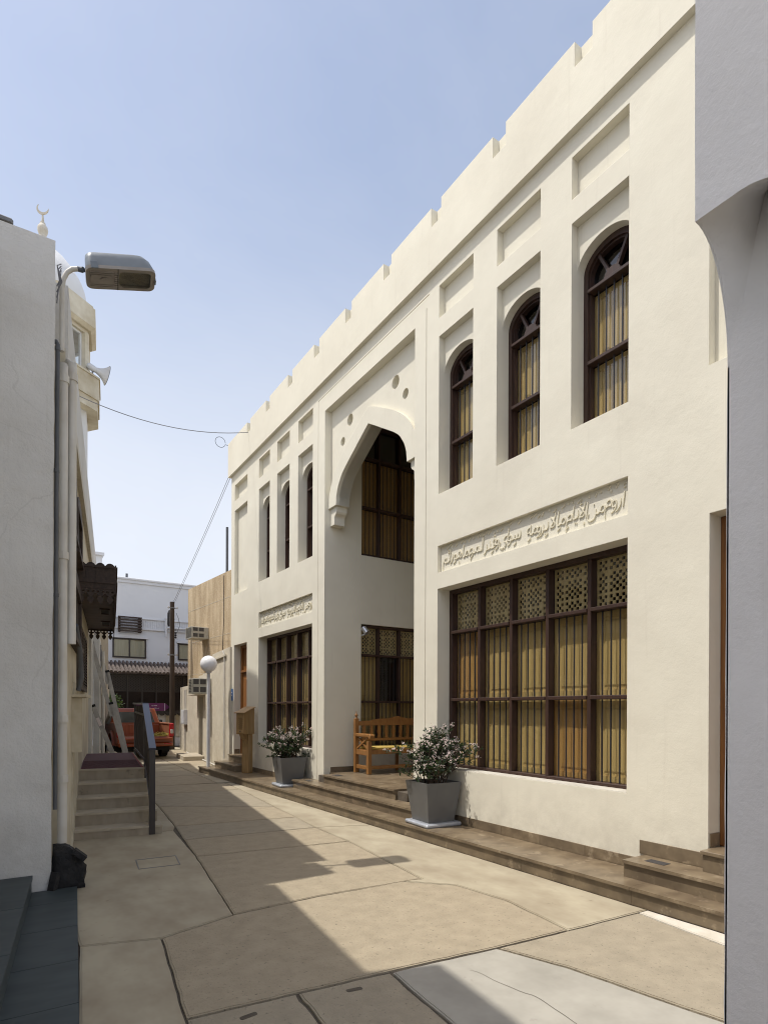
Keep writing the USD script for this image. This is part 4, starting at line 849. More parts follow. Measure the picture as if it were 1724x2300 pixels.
# ------------------------------------------------------------------ street lamp on the left wall
sp = thing('street_lamp', 'grey street lamp head on a bent white pole fixed to the left wall', 'street lamp')
c0 = np.array([.93, 6.07, 5.665]); ax = np.array([.962, -.137, .237]); ax /= np.linalg.norm(ax)
upv = np.array([0, 0, 1.0]); upv -= ax * (upv @ ax); upv /= np.linalg.norm(upv); sd = np.cross(upv, ax)
LMt = np.eye(4); LMt[:3, 0], LMt[:3, 1], LMt[:3, 2], LMt[:3, 3] = ax, sd, upv, c0
put('pole', tube([(.452, 6.17, 4.86), (.452, 6.17, 5.1), (.452, 6.17, 5.43), (.462, 6.165, 5.52), (.49, 6.155, 5.585), (.53, 6.145, 5.625), (.575, 6.135, 5.64)], .021, 12), 'upvc', sp, smooth=50)
arm_end = (LMt @ np.array([-.31, 0, .05, 1]))[:3]
put('arm', tube([(.572, 6.136, 5.64), (.61, 6.13, 5.642), arm_end], [.021, .024, .022], 12), 'lampsteel', sp, smooth=50)
def rrect(x0, x1, y0, y1, r, n=5):
    o = []
    for cx, cy, a in ((x1 - r, y1 - r, 0), (x0 + r, y1 - r, 90), (x0 + r, y0 + r, 180), (x1 - r, y0 + r, 270)):
        o += [(cx + r * math.cos(math.radians(a + 90 * k / n)), cy + r * math.sin(math.radians(a + 90 * k / n))) for k in range(n + 1)]
    return o
def loft(rings):
    n = len(rings[0]); v = [p for r in rings for p in r]; f = []
    for i in range(len(rings) - 1):
        for k in range(n):
            a0, a1 = i * n + k, i * n + (k + 1) % n; f += [(a0, a1, a1 + n), (a0, a1 + n, a0 + n)]
    v += [tuple(np.mean(rings[0], 0)), tuple(np.mean(rings[-1], 0))]; c, e, o = len(v) - 2, len(v) - 1, (len(rings) - 1) * n
    for k in range(n): f += [(c, (k + 1) % n, k), (e, o + k, o + (k + 1) % n)]
    return T((v, f))
hd = loft([[(x, y, z) for x, y in rrect(-.30 + i, .30 - i2, -.145 + i, .145 - i, .06)] for z, i, i2 in ((.0, .0, .0), (.03, .004, .004), (.085, .012, .022), (.125, .022, .06), (.145, .045, .10), (.152, .07, .14))])
put('hood', place(hd, LMt), 'lampgrey', sp, smooth=40)
rim = Polygon(rrect(-.305, .305, -.15, .15, .06)).difference(Polygon(rrect(-.02, .265, -.112, .112, .045)))
put('lower_cover', place(ext(rim, .028, None, (0, 0, -.026)), LMt), 'lampdark', sp)
for k in range(7):
    put('rib', place(bx(-.06 - .0, -.035, -.095 + .029 * k, -.082 + .029 * k, -.034, -.0265), LMt), 'lampdark', sp)
for k in (-1, 1):
    for q in range(2): put('rib', place(bx(-.27, -.07, k * (.082 + .022 * q) - .004, k * (.082 + .022 * q) + .004, -.034, -.0265), LMt), 'lampdark', sp)
put('gear_plate', place([ext(rrect(-.27, -.09, -.062, .062, .03), .006, None, (0, 0, -.0325)), lathe([(.0, 0), (.038, 0), (.034, .006), (0, .006)], 20, (-.15, 0, -.039))], LMt), 'lampdark', sp)
put('seam', place(bx(-.032, -.026, -.148, .148, -.0285, -.0262), LMt), 'black', sp)
put('lens', place(loft([[(x, y, z) for x, y in rrect(-.018 + i, .263 - i, -.110 + i, .110 - i, .045)] for z, i in ((-.005, 0), (-.03, .01), (-.045, .035))]), LMt), 'lens', sp, smooth=40)
put('reflector', place(loft([[(x, y, z) for x, y in rrect(-.018 + i, .263 - i, -.110 + i, .110 - i, .03)] for z, i in ((.03, .06), (.012, .02), (.0, .002))]), LMt), 'reflector', sp, smooth=40)
put('photocell', place(lathe([(.0, .15), (.036, .15), (.036, .165), (.03, .168), (.034, .185), (.030, .20), (.022, .212), (0, .215)], 18, (-.14, .02, 0)), LMt), 'whitepost', sp, smooth=40)
put('clip', place([rbx(-.255, -.195, -.158, -.145, -.03, .035, .003), rbx(.298, .312, -.03, .03, -.04, .02, .003)], LMt), 'lampgrey', sp)
pt = thing('small_pull_box', 'small box of loose wires at the top of the conduit by the street lamp', 'cable box')
put('wires', [tube([(.40, 6.03, 5.2 + .05 * k), (.42 + .01 * (k % 3), 6.02, 5.4), (.405 + .008 * k, 6.05, 5.55 - .03 * k), (.44, 6.12, 5.62 - .02 * k)], .005, 5) for k in range(4)], 'greycable', pt)

# ------------------------------------------------------------------ minaret with crescent, loudspeaker
MC = np.array([.687, 14.295])
mi = thing('minaret', 'white octagonal minaret with dome and balcony behind the left roof edge', 'minaret')
def octa(r, z0, z1, r2=None, at=MC, rot=LA):
    r2 = r if r2 is None else r2
    A = [rot * -1 + math.radians(22.5 + 45 * k) for k in range(8)]
    f = 1 / math.cos(math.radians(22.5))
    return trimesh.convex.convex_hull(np.array([(at[0] + r * f * math.cos(a), at[1] + r * f * math.sin(a), z0) for a in A] + [(at[0] + r2 * f * math.cos(a), at[1] + r2 * f * math.sin(a), z1) for a in A]))
put('shaft', octa(.84, 0, 7.86), 'white2', mi)
put('balcony', [octa(1.05, 7.80, 8.02), octa(1.075, 8.021, 8.46), octa(1.095, 8.461, 8.50)], 'offcream', mi)
put('gallery_floor', octa(.88, 8.501, 8.52), 'offcream', mi)
A8 = [-LA + math.radians(45 * k) for k in range(8)]
f8 = 1 / math.cos(math.radians(22.5))
for k in range(8):
    a = -LA + math.radians(22.5 + 45 * k)
    p = MC + .80 * f8 * np.array([math.cos(a), math.sin(a)])
    put('post', tube([(*p, 8.52), (*p, 9.42)], .085, 8), 'offcream', mi)
    a0, a1 = -LA + math.radians(22.5 + 45 * k), -LA + math.radians(67.5 + 45 * k)
    q0, q1 = MC + .78 * f8 * np.array([math.cos(a0), math.sin(a0)]), MC + .78 * f8 * np.array([math.cos(a1), math.sin(a1)])
    e = (q1 - q0); q0, q1 = q0 + e * .13, q1 - e * .13
    w = put('window_frame', [bar((*q0, 8.54), (*q0, 9.40), .05, .04, up=(*(e / np.linalg.norm(e)), 0)), bar((*q1, 8.54), (*q1, 9.40), .05, .04, up=(*(e / np.linalg.norm(e)), 0)), bar((*q0, 9.38), (*q1, 9.38), .05, .04), bar((*q0, 8.55), (*q1, 8.55), .05, .04)], 'whitepost', mi)
    put('pane', bar((*q0, 8.965), (*q1, 8.965), .006, .8), 'glass', w)
put('cornice', [octa(.86, 9.40, 9.47), octa(.92, 9.471, 9.53, 1.0), octa(1.0, 9.531, 9.93), octa(.96, 9.931, 9.99)], 'offcream', mi)
put('dome', lathe([(.82, 9.96), (.826, 10.1), (.825, 10.25), (.80, 10.4), (.755, 10.53), (.70, 10.63), (.60, 10.79), (.46, 10.96), (.30, 11.11), (.15, 11.25), (.06, 11.32), (0, 11.34)], 40, (*MC, 0)), 'white2', mi, smooth=50)
fn = put('finial', lathe([(0, 11.33), (.085, 11.33), (.08, 11.38), (.065, 11.42), (.07, 11.45), (.095, 11.52), (.10, 11.57), (.09, 11.62), (.06, 11.66), (.05, 11.68), (.053, 11.70), (.03, 11.715), (.025, 11.77), (.014, 11.88), (0, 11.885)], 24, (*MC, 0)), 'ivory', mi, smooth=40)
vw = R_[:2] / np.linalg.norm(R_[:2]); vw = np.array([math.cos(.45), -math.sin(.45)])
cres = Polygon(arc(0, 0, .118, .118, 0, 360, 40)).difference(Polygon(arc(.012, .034, .106, .106, 0, 360, 40)))
Ac = np.eye(4); Ac[:3, 0] = (*vw, 0); Ac[:3, 1] = (0, 0, 1); Ac[:3, 2] = np.cross((*vw, 0), (0, 0, 1)); Ac[:3, 3] = (*MC, 11.99)
put('crescent', ext(cres, .02, Ac), 'ivory', mi)
ls = thing('loudspeaker', 'white horn loudspeaker on the minaret balcony', 'loudspeaker')
h0 = np.array([1.62, 13.75, 8.68]); hdv = np.array([.90, .12, -.16]); hdv /= np.linalg.norm(hdv)
put('horn', tube([h0, h0 + hdv * .04, h0 + hdv * .09, h0 + hdv * .14, h0 + hdv * .19, h0 + hdv * .225, h0 + hdv * .24], [.05, .06, .078, .105, .145, .185, .20], 24, cap=False), 'whitepost', ls, smooth=60)
put('rim', tube([h0 + hdv * .236, h0 + hdv * .245], [.202, .202], 24), 'lampsteel', ls)
put('driver', tube([h0 - hdv * .16 + [0, 0, .02], h0 - hdv * .13 + [0, 0, .02], h0 - hdv * .03, h0 + hdv * .01], [.03, .06, .065, .055], 16), 'whitepost', ls, smooth=40)
put('bracket', bar(h0 - hdv * .05 - [0, 0, .10], h0 - hdv * .05, .03, .03, up=(1, 0, 0)), 'metalgrey', ls)

# ------------------------------------------------------------------ wooden canopy on the left house
cn = thing('wooden_canopy', 'dark wooden canopy with scalloped crown and pendant fringe on the left house', 'canopy')
zs_, ya, yb, wo = 3.12, 8.32, 12.6, .44
put('ceiling', lbox(ya + .005, yb - .005, 0, wo - .002, zs_, zs_ + .03), 'darkwood2', cn)
n = 14
for k in range(n):
    y0, y1 = ya + .04 + (yb - ya - .08) * k / n, ya + .04 + (yb - ya - .08) * (k + 1) / n
    put('ceiling_board', lbox(y0 + .003, y1 - .003, .01, wo - .002, zs_ - .014, zs_ - .001), 'darkwood', cn)
for y in (9.9, 11.3):
    put('light_box', [lbox(y, y + .52, .24, .255, zs_ - .03, zs_ - .015), lbox(y, y + .52, .365, .38, zs_ - .03, zs_ - .015), lbox(y, y + .015, .255, .365, zs_ - .03, zs_ - .015), lbox(y + .505, y + .52, .255, .365, zs_ - .03, zs_ - .015)], 'darkwood', cn)
    put('light_recess', lbox(y + .015, y + .505, .255, .365, zs_ - .018, zs_ - .0145), 'black', cn)
def fascia(p, d, nrm, L, nb):
    """board face with rounded tops along d from p, pendants below"""
    A = np.eye(4); A[:3, 0] = (*d, 0); A[:3, 1] = (0, 0, 1); A[:3, 2] = (*nrm, 0); A[:3, 3] = (*p, 0)
    w = L / nb
    put('backing_board', ext([(.002, zs_ + .031), (L - .002, zs_ + .031), (L - .002, zs_ + .268), (.002, zs_ + .268)], .006, A @ np.array([[1, 0, 0, 0], [0, 1, 0, 0], [0, 0, 1, -.0065], [0, 0, 0, 1.0]])), 'darkwood2', cn)
    for k in range(nb):
        poly = [(w * k + .0008, zs_ - .01), (w * (k + 1) - .0008, zs_ - .01), (w * (k + 1) - .0008, zs_ + .272)] + arc(w * (k + .5), zs_ + .272, w / 2 - .003, .045, 0, 180, 10)
        put('crown_board', ext(poly, .018, A), 'darkwood2', cn)
    for z in (zs_ + .255, zs_ + .06): put('batten', ext([(0, z), (L, z), (L, z + .028), (0, z + .028)], .014, A @ np.array([[1, 0, 0, 0], [0, 1, 0, 0], [0, 0, 1, .0185], [0, 0, 0, 1.0]])), 'darkwood2', cn)
    for k in range(nb):
        c = w * (k + .5)
        top = Polygon([(w * k, zs_ - .011), (w * (k + 1), zs_ - .011), (w * (k + 1), zs_ - .06), (c + w * .32, zs_ - .088), (c + .014, zs_ - .10), (c + .038, zs_ - .135), (c + .030, zs_ - .165), (c, zs_ - .205), (c - .030, zs_ - .165), (c - .038, zs_ - .135), (c - .014, zs_ - .10), (c - w * .32, zs_ - .088), (w * k, zs_ - .06)])
        for s in (-1, 1): top = top.difference(Polygon(arc(c + s * w * .26, zs_ - .048, w * .15, .013, 0, 360, 10)))
        put('pendant', ext(top, .012, A), 'darkwood2', cn)
a0, b0 = lp_(ya - 5.9), lp_(yb - 5.9)
fascia(a0, LN, -LD, wo, 4)
fascia(b0, LN, LD, wo, 4)
fascia(a0 + LN * wo, LD, LN, float(np.linalg.norm(b0 - a0)), 32)

# ------------------------------------------------------------------ concrete stairs, railing
stt = thing('concrete_stairs', 'short flight of pale concrete steps up to a landing with a maroon mat', 'stairs')
sa = math.radians(7.2); sD = np.array([math.sin(sa), math.cos(sa)]); sN = np.array([math.cos(sa), -math.sin(sa)]); s0 = np.array([.735, 8.045])
def spt(u, v): return s0 + sN * u + sD * v
def sbox(u0, u1, v0, v1, z0, z1):
    m = trimesh.creation.extrude_polygon(Polygon([spt(u0, v0), spt(u1, v0), spt(u1, v1), spt(u0, v1)]), z1 - z0, engine='earcut'); m.apply_translation((0, 0, z0)); return m
zl = [.115, .275, .43, .59, .75]; vf = [0, .29, .59, .88, 1.17]; uw = [1.0, .96, .90, .88, .86]
for k in range(5):
    v1 = 4.3 if k == 4 else vf[k + 1] + .02
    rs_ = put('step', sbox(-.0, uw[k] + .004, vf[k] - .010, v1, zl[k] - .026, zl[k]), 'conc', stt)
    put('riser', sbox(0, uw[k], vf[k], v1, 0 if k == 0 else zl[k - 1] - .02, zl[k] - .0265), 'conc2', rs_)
put('landing_wall', [sbox(0, .86, 1.2, 4.3, 0, .55)], 'conc', stt)
put('mat', sbox(.04, .82, 1.19, 4.2, .7505, .756), 'mat', stt)
for k in range(26): put('mat_rib', sbox(.05, .81, 1.22 + .05 * k, 1.235 + .05 * k, .756, .759), 'mat', stt)
put('mat_edge', sbox(.823, .845, 1.19, 4.2, .7505, .755), 'redline', stt)
rl = thing('stair_railing', 'dark brown metal railing with a wide handrail along the concrete stairs', 'railing')
ru = .88
def rp(v, z, du=0): return np.array([*spt(ru + du, v), z])
put('newel_post', [sbox(ru - .035, ru + .035, -.015, .055, .0, 1.07)], 'railpaint', rl)
put('handrail', [bar(rp(-.03, 1.085), rp(1.30, 1.66), .085, .03), bar(rp(1.295, 1.665), rp(4.1, 1.69), .085, .03)], 'railtop', rl)
put('post', sbox(ru - .02, ru + .02, 1.28, 1.32, .5, 1.65), 'railpaint', rl)
put('post', sbox(ru - .02, ru + .02, 4.05, 4.09, .3, 1.67), 'railpaint', rl)
put('upper_rail', [bar(rp(0, .93), rp(1.3, 1.50), .025, .03), bar(rp(1.3, 1.50), rp(4.07, 1.53), .025, .03)], 'railpaint', rl)
put('bottom_rail', [bar(rp(0.02, .27), rp(1.3, .84), .03, .035), bar(rp(1.3, .84), rp(4.07, .85), .03, .035)], 'railpaint', rl)
for k in range(8):
    v = .12 + .148 * k; zb = .27 + .57 * v / 1.3
    put('baluster', tube([rp(v, zb), rp(v + .01, zb + .2, -.012), rp(v + .014, zb + .38, -.014), rp(v, zb + .66)], .008, 6), 'railpaint', rl)
    put('spindle', tube([rp(v, zb + .66), rp(v, zb + .80)], .008, 6), 'railpaint', rl)
for k in range(12):
    v = 1.44 + .215 * k; zb = .85
    put('baluster', tube([rp(v, zb), rp(v + .01, zb + .2, -.012), rp(v + .014, zb + .42, -.014), rp(v, zb + .66)], .008, 6), 'railpaint', rl)
    put('spindle', tube([rp(v, zb + .66), rp(v, zb + .80)], .008, 6), 'railpaint', rl)

# ------------------------------------------------------------------ ladders
def ladder(name_, label, foot, top, w, lap=None):
    t = thing('ladder', label, 'ladder', group='aluminium ladders leaning on the left wall')
    foot, top = np.array(foot, float), np.array(top, float); d = (top - foot); L = np.linalg.norm(d); d /= L
    wd = np.array([*LD, 0])
    off = np.cross(d, wd); off /= np.linalg.norm(off)
    secs = [(0, L, 0)] if lap is None else [(0, L * lap + .25, 0), (L * lap, L, .05)]
    for a, b, o in secs:
        for s in (0, 1):
            p, q = foot + d * a + wd * w * s + off * o, foot + d * b + wd * w * s + off * o
            put('rail', bar(p, q, .026, .085, up=off), 'alu', t)
            put('end_cap', bar(q, q + d * .05, .034, .09, up=off), 'black', t)
        n = int((b - a) / .28)
        for k in range(n):
            c = foot + d * (a + .14 + .28 * k) + off * o
            put('rung', tube([c - wd * .02, c + wd * (w + .02)], .015, 8), 'alu', t)
    return t
ladder('a', 'extension ladder with black rubber end caps leaning on the left annex wall', (2.44, 14.1, 0), (1.64, 13.95, 3.0), .42, .48)
ladder('b', 'longest extension ladder reaching up behind the wooden canopy', (2.60, 15.1, 0), (1.66, 15.0, 4.2), .42, .52)
l3 = ladder('c', 'short ladder with a red label standing lowest against the left wall', (2.18, 13.4, 0), (1.56, 13.35, 1.62), .38)
put('label', bar((1.635, 13.335, 1.40), (1.70, 13.335, 1.24), .002, .06, up=(1, 0, .5)), 'brass', l3)
# ------------------------------------------------------------------ pickup truck with its tailgate down
car = thing('pickup_truck', 'orange pickup truck seen from behind with its tailgate down', 'truck', (3.80, 19.65, 0))
HW = .83                                                                 # half width; local y runs forward, away from the camera
def yzp(poly, x0, x1): return yz(poly, x0, x1)
wheel_y = (1.12, 3.95)
side = [(.10, .52), (.10, 1.10), (.16, 1.13), (1.62, 1.13), (1.62, .98), (2.95, .98), (3.05, 1.04), (4.35, .98), (4.62, .86), (4.68, .55), (4.60, .40), (.3, .42)]
S_ = Polygon(side)
for wy in wheel_y: S_ = S_.difference(Polygon(arc(wy, .36, .43, .43, 0, 360, 28)))
for s in (-1, 1):
    put('side_panel', yzp(S_, min(s * HW, s * (HW - .06)), max(s * HW, s * (HW - .06))), 'carorange', car)
    for wy in wheel_y:
        fl = Polygon(arc(wy, .38, .50, .50, 5, 175, 22) + arc(wy, .38, .425, .425, 175, 5, 22))
        put('wheel_arch', yzp(fl, min(s * (HW - .02), s * (HW + .065)), max(s * (HW - .02), s * (HW + .065))), 'carorange', car)
        put('wheel', [], 'tyre', car) if False else None
        tq = tube([(s * (HW - .20), wy, .36), (s * (HW - .185), wy, .36), (s * (HW + .01), wy, .36), (s * (HW + .025), wy, .36)], [.335, .36, .36, .335], 28)
        wh = put('wheel', tq, 'tyre', car, smooth=40)
        put('rim', tube([(s * (HW + .02), wy, .36), (s * (HW + .032), wy, .36)], [.215, .19], 20), 'rim', wh)
put('bed_floor', bx(-HW + .06, HW - .06, .10, 1.55, .64, .68), 'carinner', car)
for s in (-1, 1): put('bed_side', [bx(min(s * (HW - .12), s * (HW - .061)), max(s * (HW - .12), s * (HW - .061)), .12, 1.56, .68, 1.12), rbx(min(s * (HW - .14), s * (HW - .055)), max(s * (HW - .14), s * (HW - .055)), .10, 1.60, 1.08, 1.135, .015)], 'carinner', car)
put('bed_front', [bx(-HW + .06, HW - .06, 1.52, 1.60, .66, 1.12)] + [rbx(-HW + .2 + .38 * k, -HW + .5 + .38 * k, 1.505, 1.525, .76, 1.05, .01) for k in range(4)], 'carorange', car)
put('tailgate', [rbx(-HW + .10, HW - .10, -.32, .09, .635, .685, .012), rbx(-HW + .16, HW - .16, -.28, .05, .686, .694, .003)], 'carorange', car)
put('rear_panel', [rbx(-HW + .02, HW - .02, .04, .12, .44, .63, .015)], 'carorange', car)
put('bumper', [rbx(-HW + .02, HW - .02, -.04, .10, .40, .53, .03)], 'carorange', car)
put('number_plate', bx(-.23, .23, -.045, -.04, .44, .52), 'clearlamp', car)
for s in (-1, 1):
    tl = put('tail_light', rbx(min(s * (HW - .115), s * (HW + .015)), max(s * (HW - .115), s * (HW + .015)), .03, .13, .70, 1.12, .02), 'redlamp', car)
    put('reverse_lamp', rbx(min(s * (HW - .10), s * (HW - .0)), max(s * (HW - .10), s * (HW - .0)), .015, .04, .80, .93, .01), 'clearlamp', tl)
    put('reflector', bx(min(s * (HW - .30), s * (HW - .08)), max(s * (HW - .30), s * (HW - .08)), -.048, -.04, .47, .50), 'redlamp', car)
    put('mud_flap', bx(min(s * (HW - .22), s * (HW + .02)), max(s * (HW - .22), s * (HW + .02)), .66, .675, .18, .42), 'black', car)
def cab(z, k):                                                           # rounded cab section
    hw = HW - .02 - .16 * k; y0, y1 = 1.62 + .22 * k, 3.15 - .62 * k
    return [(x, y, z) for x, y in rrect(-hw, hw, y0, y1, .14)]
put('cab', loft([cab(.60, 0), cab(.98, 0), cab(1.05, .08), cab(1.5, .84), cab(1.57, .97), cab(1.605, 1.2)]), 'carorange', car, smooth=35)
put('rear_window', loft([[(x, 1.615 + .22 * k - .006 + .0, z) for x in (0,)] * 3 for k, z in ((0, 0), (1, 1))]) if False else T(([(-.60, 1.646 - .012, 1.09), (.60, 1.646 - .012, 1.09), (.50, 1.80 - .010, 1.47), (-.50, 1.80 - .010, 1.47), (-.60, 1.66, 1.09), (.60, 1.66, 1.09), (.50, 1.83, 1.47), (-.50, 1.83, 1.47)], [(0, 1, 2), (0, 2, 3), (4, 6, 5), (4, 7, 6), (0, 4, 5), (0, 5, 1), (3, 2, 6), (3, 6, 7), (0, 3, 7), (0, 7, 4), (1, 5, 6), (1, 6, 2)])), 'carglass', car)
for s in (-1, 1):
    put('side_window', T(([(s * (HW - .025), 1.80, 1.07), (s * (HW - .025), 2.95, 1.07), (s * (HW - .13), 2.66, 1.48), (s * (HW - .13), 1.92, 1.48), (s * (HW - .09), 1.80, 1.07), (s * (HW - .09), 2.95, 1.07), (s * (HW - .2), 2.66, 1.48), (s * (HW - .2), 1.92, 1.48)], [(0, 1, 2), (0, 2, 3), (4, 6, 5), (4, 7, 6), (0, 3, 7), (0, 7, 4), (1, 5, 6), (1, 6, 2), (3, 2, 6), (3, 6, 7), (0, 4, 5), (0, 5, 1)])), 'carglass', car)
    put('mirror', [rbx(min(s * (HW + .03), s * (HW + .24)), max(s * (HW + .03), s * (HW + .24)), 2.68, 2.78, 1.02, 1.20, .03)], 'black', car)
put('bonnet', loft([[(x, y, z) for x, y in rrect(-HW + .05 + i, HW - .05 - i, 2.8, 4.55 - i, .2)] for z, i in ((.7, 0), (.94, .02), (1.0, .12))]), 'carorange', car, smooth=35)
put('chassis', bx(-HW + .2, HW - .2, .3, 4.4, .26, .45), 'black', car)
rp2 = thing('rope_heap', 'tangled heap of yellow rope lying in the truck bed', 'rope')
rr = random.Random(9); cur = []
for k in range(70):
    a = k * .95 + rr.uniform(-.3, .3); r = .07 + .16 * rr.random()
    cur.append((4.20 + r * 1.25 * math.cos(a), 19.62 + r * math.sin(a), .71 + .17 * rr.random() * (1 - r * 2.6) + .01))
put('rope', tube(cur, .011, 6), 'rope', rp2, smooth=60)

# ------------------------------------------------------------------ the white house closing the lane
FY = 27.0
Fh = thing('far_house', 'white two storey house closing the lane, with brown tiled awning and dark screens', 'building')
put('front_wall', [bx(-3, 12, FY, FY + .3, 3.1, 7.02), bx(-3, 2.55, FY, FY + .3, 0, 3.1), bx(5.15, 12, FY, FY + .3, 0, 3.1), bx(2.55, 5.15, FY, FY + .3, 2.35, 3.1)], 'white2', Fh)
put('side_wall', [bx(-3, -2.7, FY + .3, FY + 9, 0, 7.0), bx(11.7, 12, FY + .3, FY + 9, 0, 7.0), bx(-3, 12, FY + 9, FY + 9.3, 0, 7.0), bx(-2.7, 11.7, FY + .3, FY + 9, 6.8, 6.95)], 'white2', Fh)
put('roof_coping', [rbx(-3.1, 12.1, FY - .06, FY + .4, 7.021, 7.12, .02), bx(-3.05, 12.05, FY - .03, FY + .02, 6.90, 7.02)], 'white2', Fh)
rb = put('roof_box', bx(-.6, 3.55, FY + .6, FY + 3, 7.0, 8.05), 'white2', Fh)
put('panel', rbx(.4, 3.1, FY + .57, FY + .6, 7.15, 7.85, .02), 'white2', rb); put('cap', bx(-.7, 3.62, FY + .5, FY + 3.1, 8.05, 8.16), 'white2', rb)
for k in range(74):
    put('parapet_rib', bx(3.0 + .075 * k, 3.06 + .075 * k, FY - .012, FY - .001, 5.02, 5.40), 'white2', Fh)
put('parapet_band', [bx(-3, 12, FY - .05, FY - .0, 4.95, 5.019), bx(-3, 12, FY - .045, FY, 5.401, 5.44)], 'white2', Fh)
def far_window(x0, x1, z0, z1, label=None):
    w = put('window_frame', [rbx(x0, x1, FY - .04, FY + .02, z1 - .06, z1), rbx(x0, x1, FY - .04, FY + .02, z0, z0 + .06), rbx(x0, x0 + .06, FY - .04, FY + .02, z0 + .06, z1 - .06), rbx(x1 - .06, x1, FY - .04, FY + .02, z0 + .06, z1 - .06), rbx((x0 + x1) / 2 - .03, (x0 + x1) / 2 + .03, FY - .045, FY + .02, z0 + .06, z1 - .06)], 'railpaint', Fh, label=label)
    put('pane', bx(x0 + .06, x1 - .06, FY - .02, FY - .017, z0 + .06, z1 - .06), 'glass', w)
    put('blind', [bx(x0 + .06, x1 - .06, FY - .010, FY - .004, z0 + .06, z1 - .06)] + [bx(x0 + .1 + .11 * k, x0 + .17 + .11 * k, FY - .014, FY - .0101, z0 + .06, z1 - .06) for k in range(int((x1 - x0 - .2) / .11))], 'blind', w)
    c = (x0 + x1) / 2
    put('pediment', xz([(x0 - .05, z1 + .01), (x1 + .05, z1 + .01), (x1 + .05, z1 + .09), (c, z1 + .24), (x0 - .05, z1 + .09)], FY - .07, FY), 'white2', Fh)
far_window(3.87, 5.20, 3.73, 4.55, 'left sliding window with cream blinds')
far_window(6.52, 7.85, 3.73, 4.47, 'right sliding window partly behind the utility pole')
gt = put('vent_grille', [bx(4.08, 4.16, FY - .16, FY - .04, 4.80, 5.44), bx(4.86, 4.98, FY - .16, FY - .04, 4.80, 5.44)], 'darkwood2', Fh)
for k in range(6): put('grille_slat', rbx(4.06, 5.0, FY - .2, FY - .16, 4.82 + .115 * k, 4.88 + .115 * k, .008), 'darkwood2', gt)
# tiled awning and the screened bay under it
aw = put('awning', T(([(1.6, FY - 1.15, 3.05), (9.5, FY - 1.15, 3.05), (9.5, FY - .05, 3.52), (1.6, FY - .05, 3.52), (1.6, FY - 1.15, 3.0), (9.5, FY - 1.15, 3.0), (9.5, FY - .05, 3.47), (1.6, FY - .05, 3.47)], [(0, 1, 2), (0, 2, 3), (4, 6, 5), (4, 7, 6), (0, 4, 5), (0, 5, 1), (3, 2, 6), (3, 6, 7), (0, 3, 7), (0, 7, 4), (1, 5, 6), (1, 6, 2)])), 'tile', Fh)
for k in range(50):
    x = 1.65 + .155 * k
    dz = RNG.uniform(0, .02)
    for q in range(3):
        ya_, yb_ = FY - 1.20 + .37 * q, FY - .79 + .37 * q
        za, zb2 = 3.045 + .158 * q + dz, 3.235 + .158 * q + dz
        put('roof_tile', tube([(x, ya_, za), (x, yb_, zb2)], [.070, .056], 6), 'tile', aw)
scr = put('screen_frame', [bx(2.6, 9.4, FY - .95, FY - .90, 1.42, 1.50), bx(2.6, 9.4, FY - .95, FY - .90, 2.28, 2.34), bx(2.6, 9.4, FY - .95, FY - .90, 2.92, 3.0), bx(2.6, 9.4, FY - .9, FY - .001, 1.42, 1.47)], 'railpaint', Fh)
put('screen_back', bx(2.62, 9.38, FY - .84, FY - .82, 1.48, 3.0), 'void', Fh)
for k in range(13):
    put('screen_post', bx(2.6 + .56 * k, 2.66 + .56 * k, FY - .97, FY - .88, 1.42, 3.0), 'railpaint', scr)
for k in range(12):
    x0 = 2.66 + .56 * k
    if x0 > 8.2: break
    for q in range(18): put('louvre', bx(x0, x0 + .50, FY - .945, FY - .905, 1.51 + .043 * q, 1.51 + .043 * q + .018), 'darkwood2', scr)
    for q in range(9):
        for s in (-1, 1):
            cx = x0 + .25; 
    lat = Polygon([(x0, 2.345), (x0 + .5, 2.345), (x0 + .5, 2.915), (x0, 2.915)])
    hs = [[(x0 + .031 + .0625 * i + (.0 if (i + j) % 2 else 0) + .023 * math.cos(t), 2.38 + .05 * j + .023 * math.sin(t)) for t in (0, math.pi / 2, math.pi, 1.5 * math.pi)] for i in range(8) for j in range(11) if (i + j) % 2 == 0]
    put('lattice_panel', xz(Polygon(lat.exterior.coords, hs), FY - .93, FY - .915), 'railpaint', scr)
for k in range(28):
    put('fringe', xz([(2.6 + .245 * k, 1.419), (2.84 + .245 * k, 1.419)] + arc(2.72 + .245 * k, 1.38, .119, .085, 0, -180, 8), FY - .955, FY - .935), 'railpaint', Fh)
put('gate_lintel', xz([(2.55, 1.40), (2.55, .95), (2.62, .95), (3.0, 1.16), (3.9, 1.30), (4.8, 1.16), (5.14, .95), (5.2, .95), (5.2, 1.40)], FY - .8, FY - .4), 'white2', Fh)
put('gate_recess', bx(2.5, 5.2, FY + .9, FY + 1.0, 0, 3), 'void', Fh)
put('gate_pier', [bx(2.3, 2.62, FY - .8, FY, 0, 1.40), bx(5.14, 5.8, FY - .8, FY, 0, 1.40), bx(5.8, 9.4, FY - .78, FY - .001, 0, 1.40)], 'white2', Fh)
for k in range(11): put('wall_panel', rbx(5.85 + .2 * k, 6.02 + .2 * k, FY - .80, FY - .78, .4, 1.36, .008), 'offcream', Fh)
pipe('roof_pipe', 'white plastic pipe running across the far white house', [(6.0, FY - .1, 5.52), (6.0, FY - .1, 4.72)], .045, 'whitepost', collars=(5.5,))
pipe('roof_pipe', 'horizontal white plastic pipe along the far white house beside the pole', [(6.04, FY - .1, 5.10), (9.0, FY - .1, 5.13)], .04, 'whitepost')
orn = thing('wall_ornament', 'black iron ornament of four stacked diamonds on the far white wall', 'ornament')
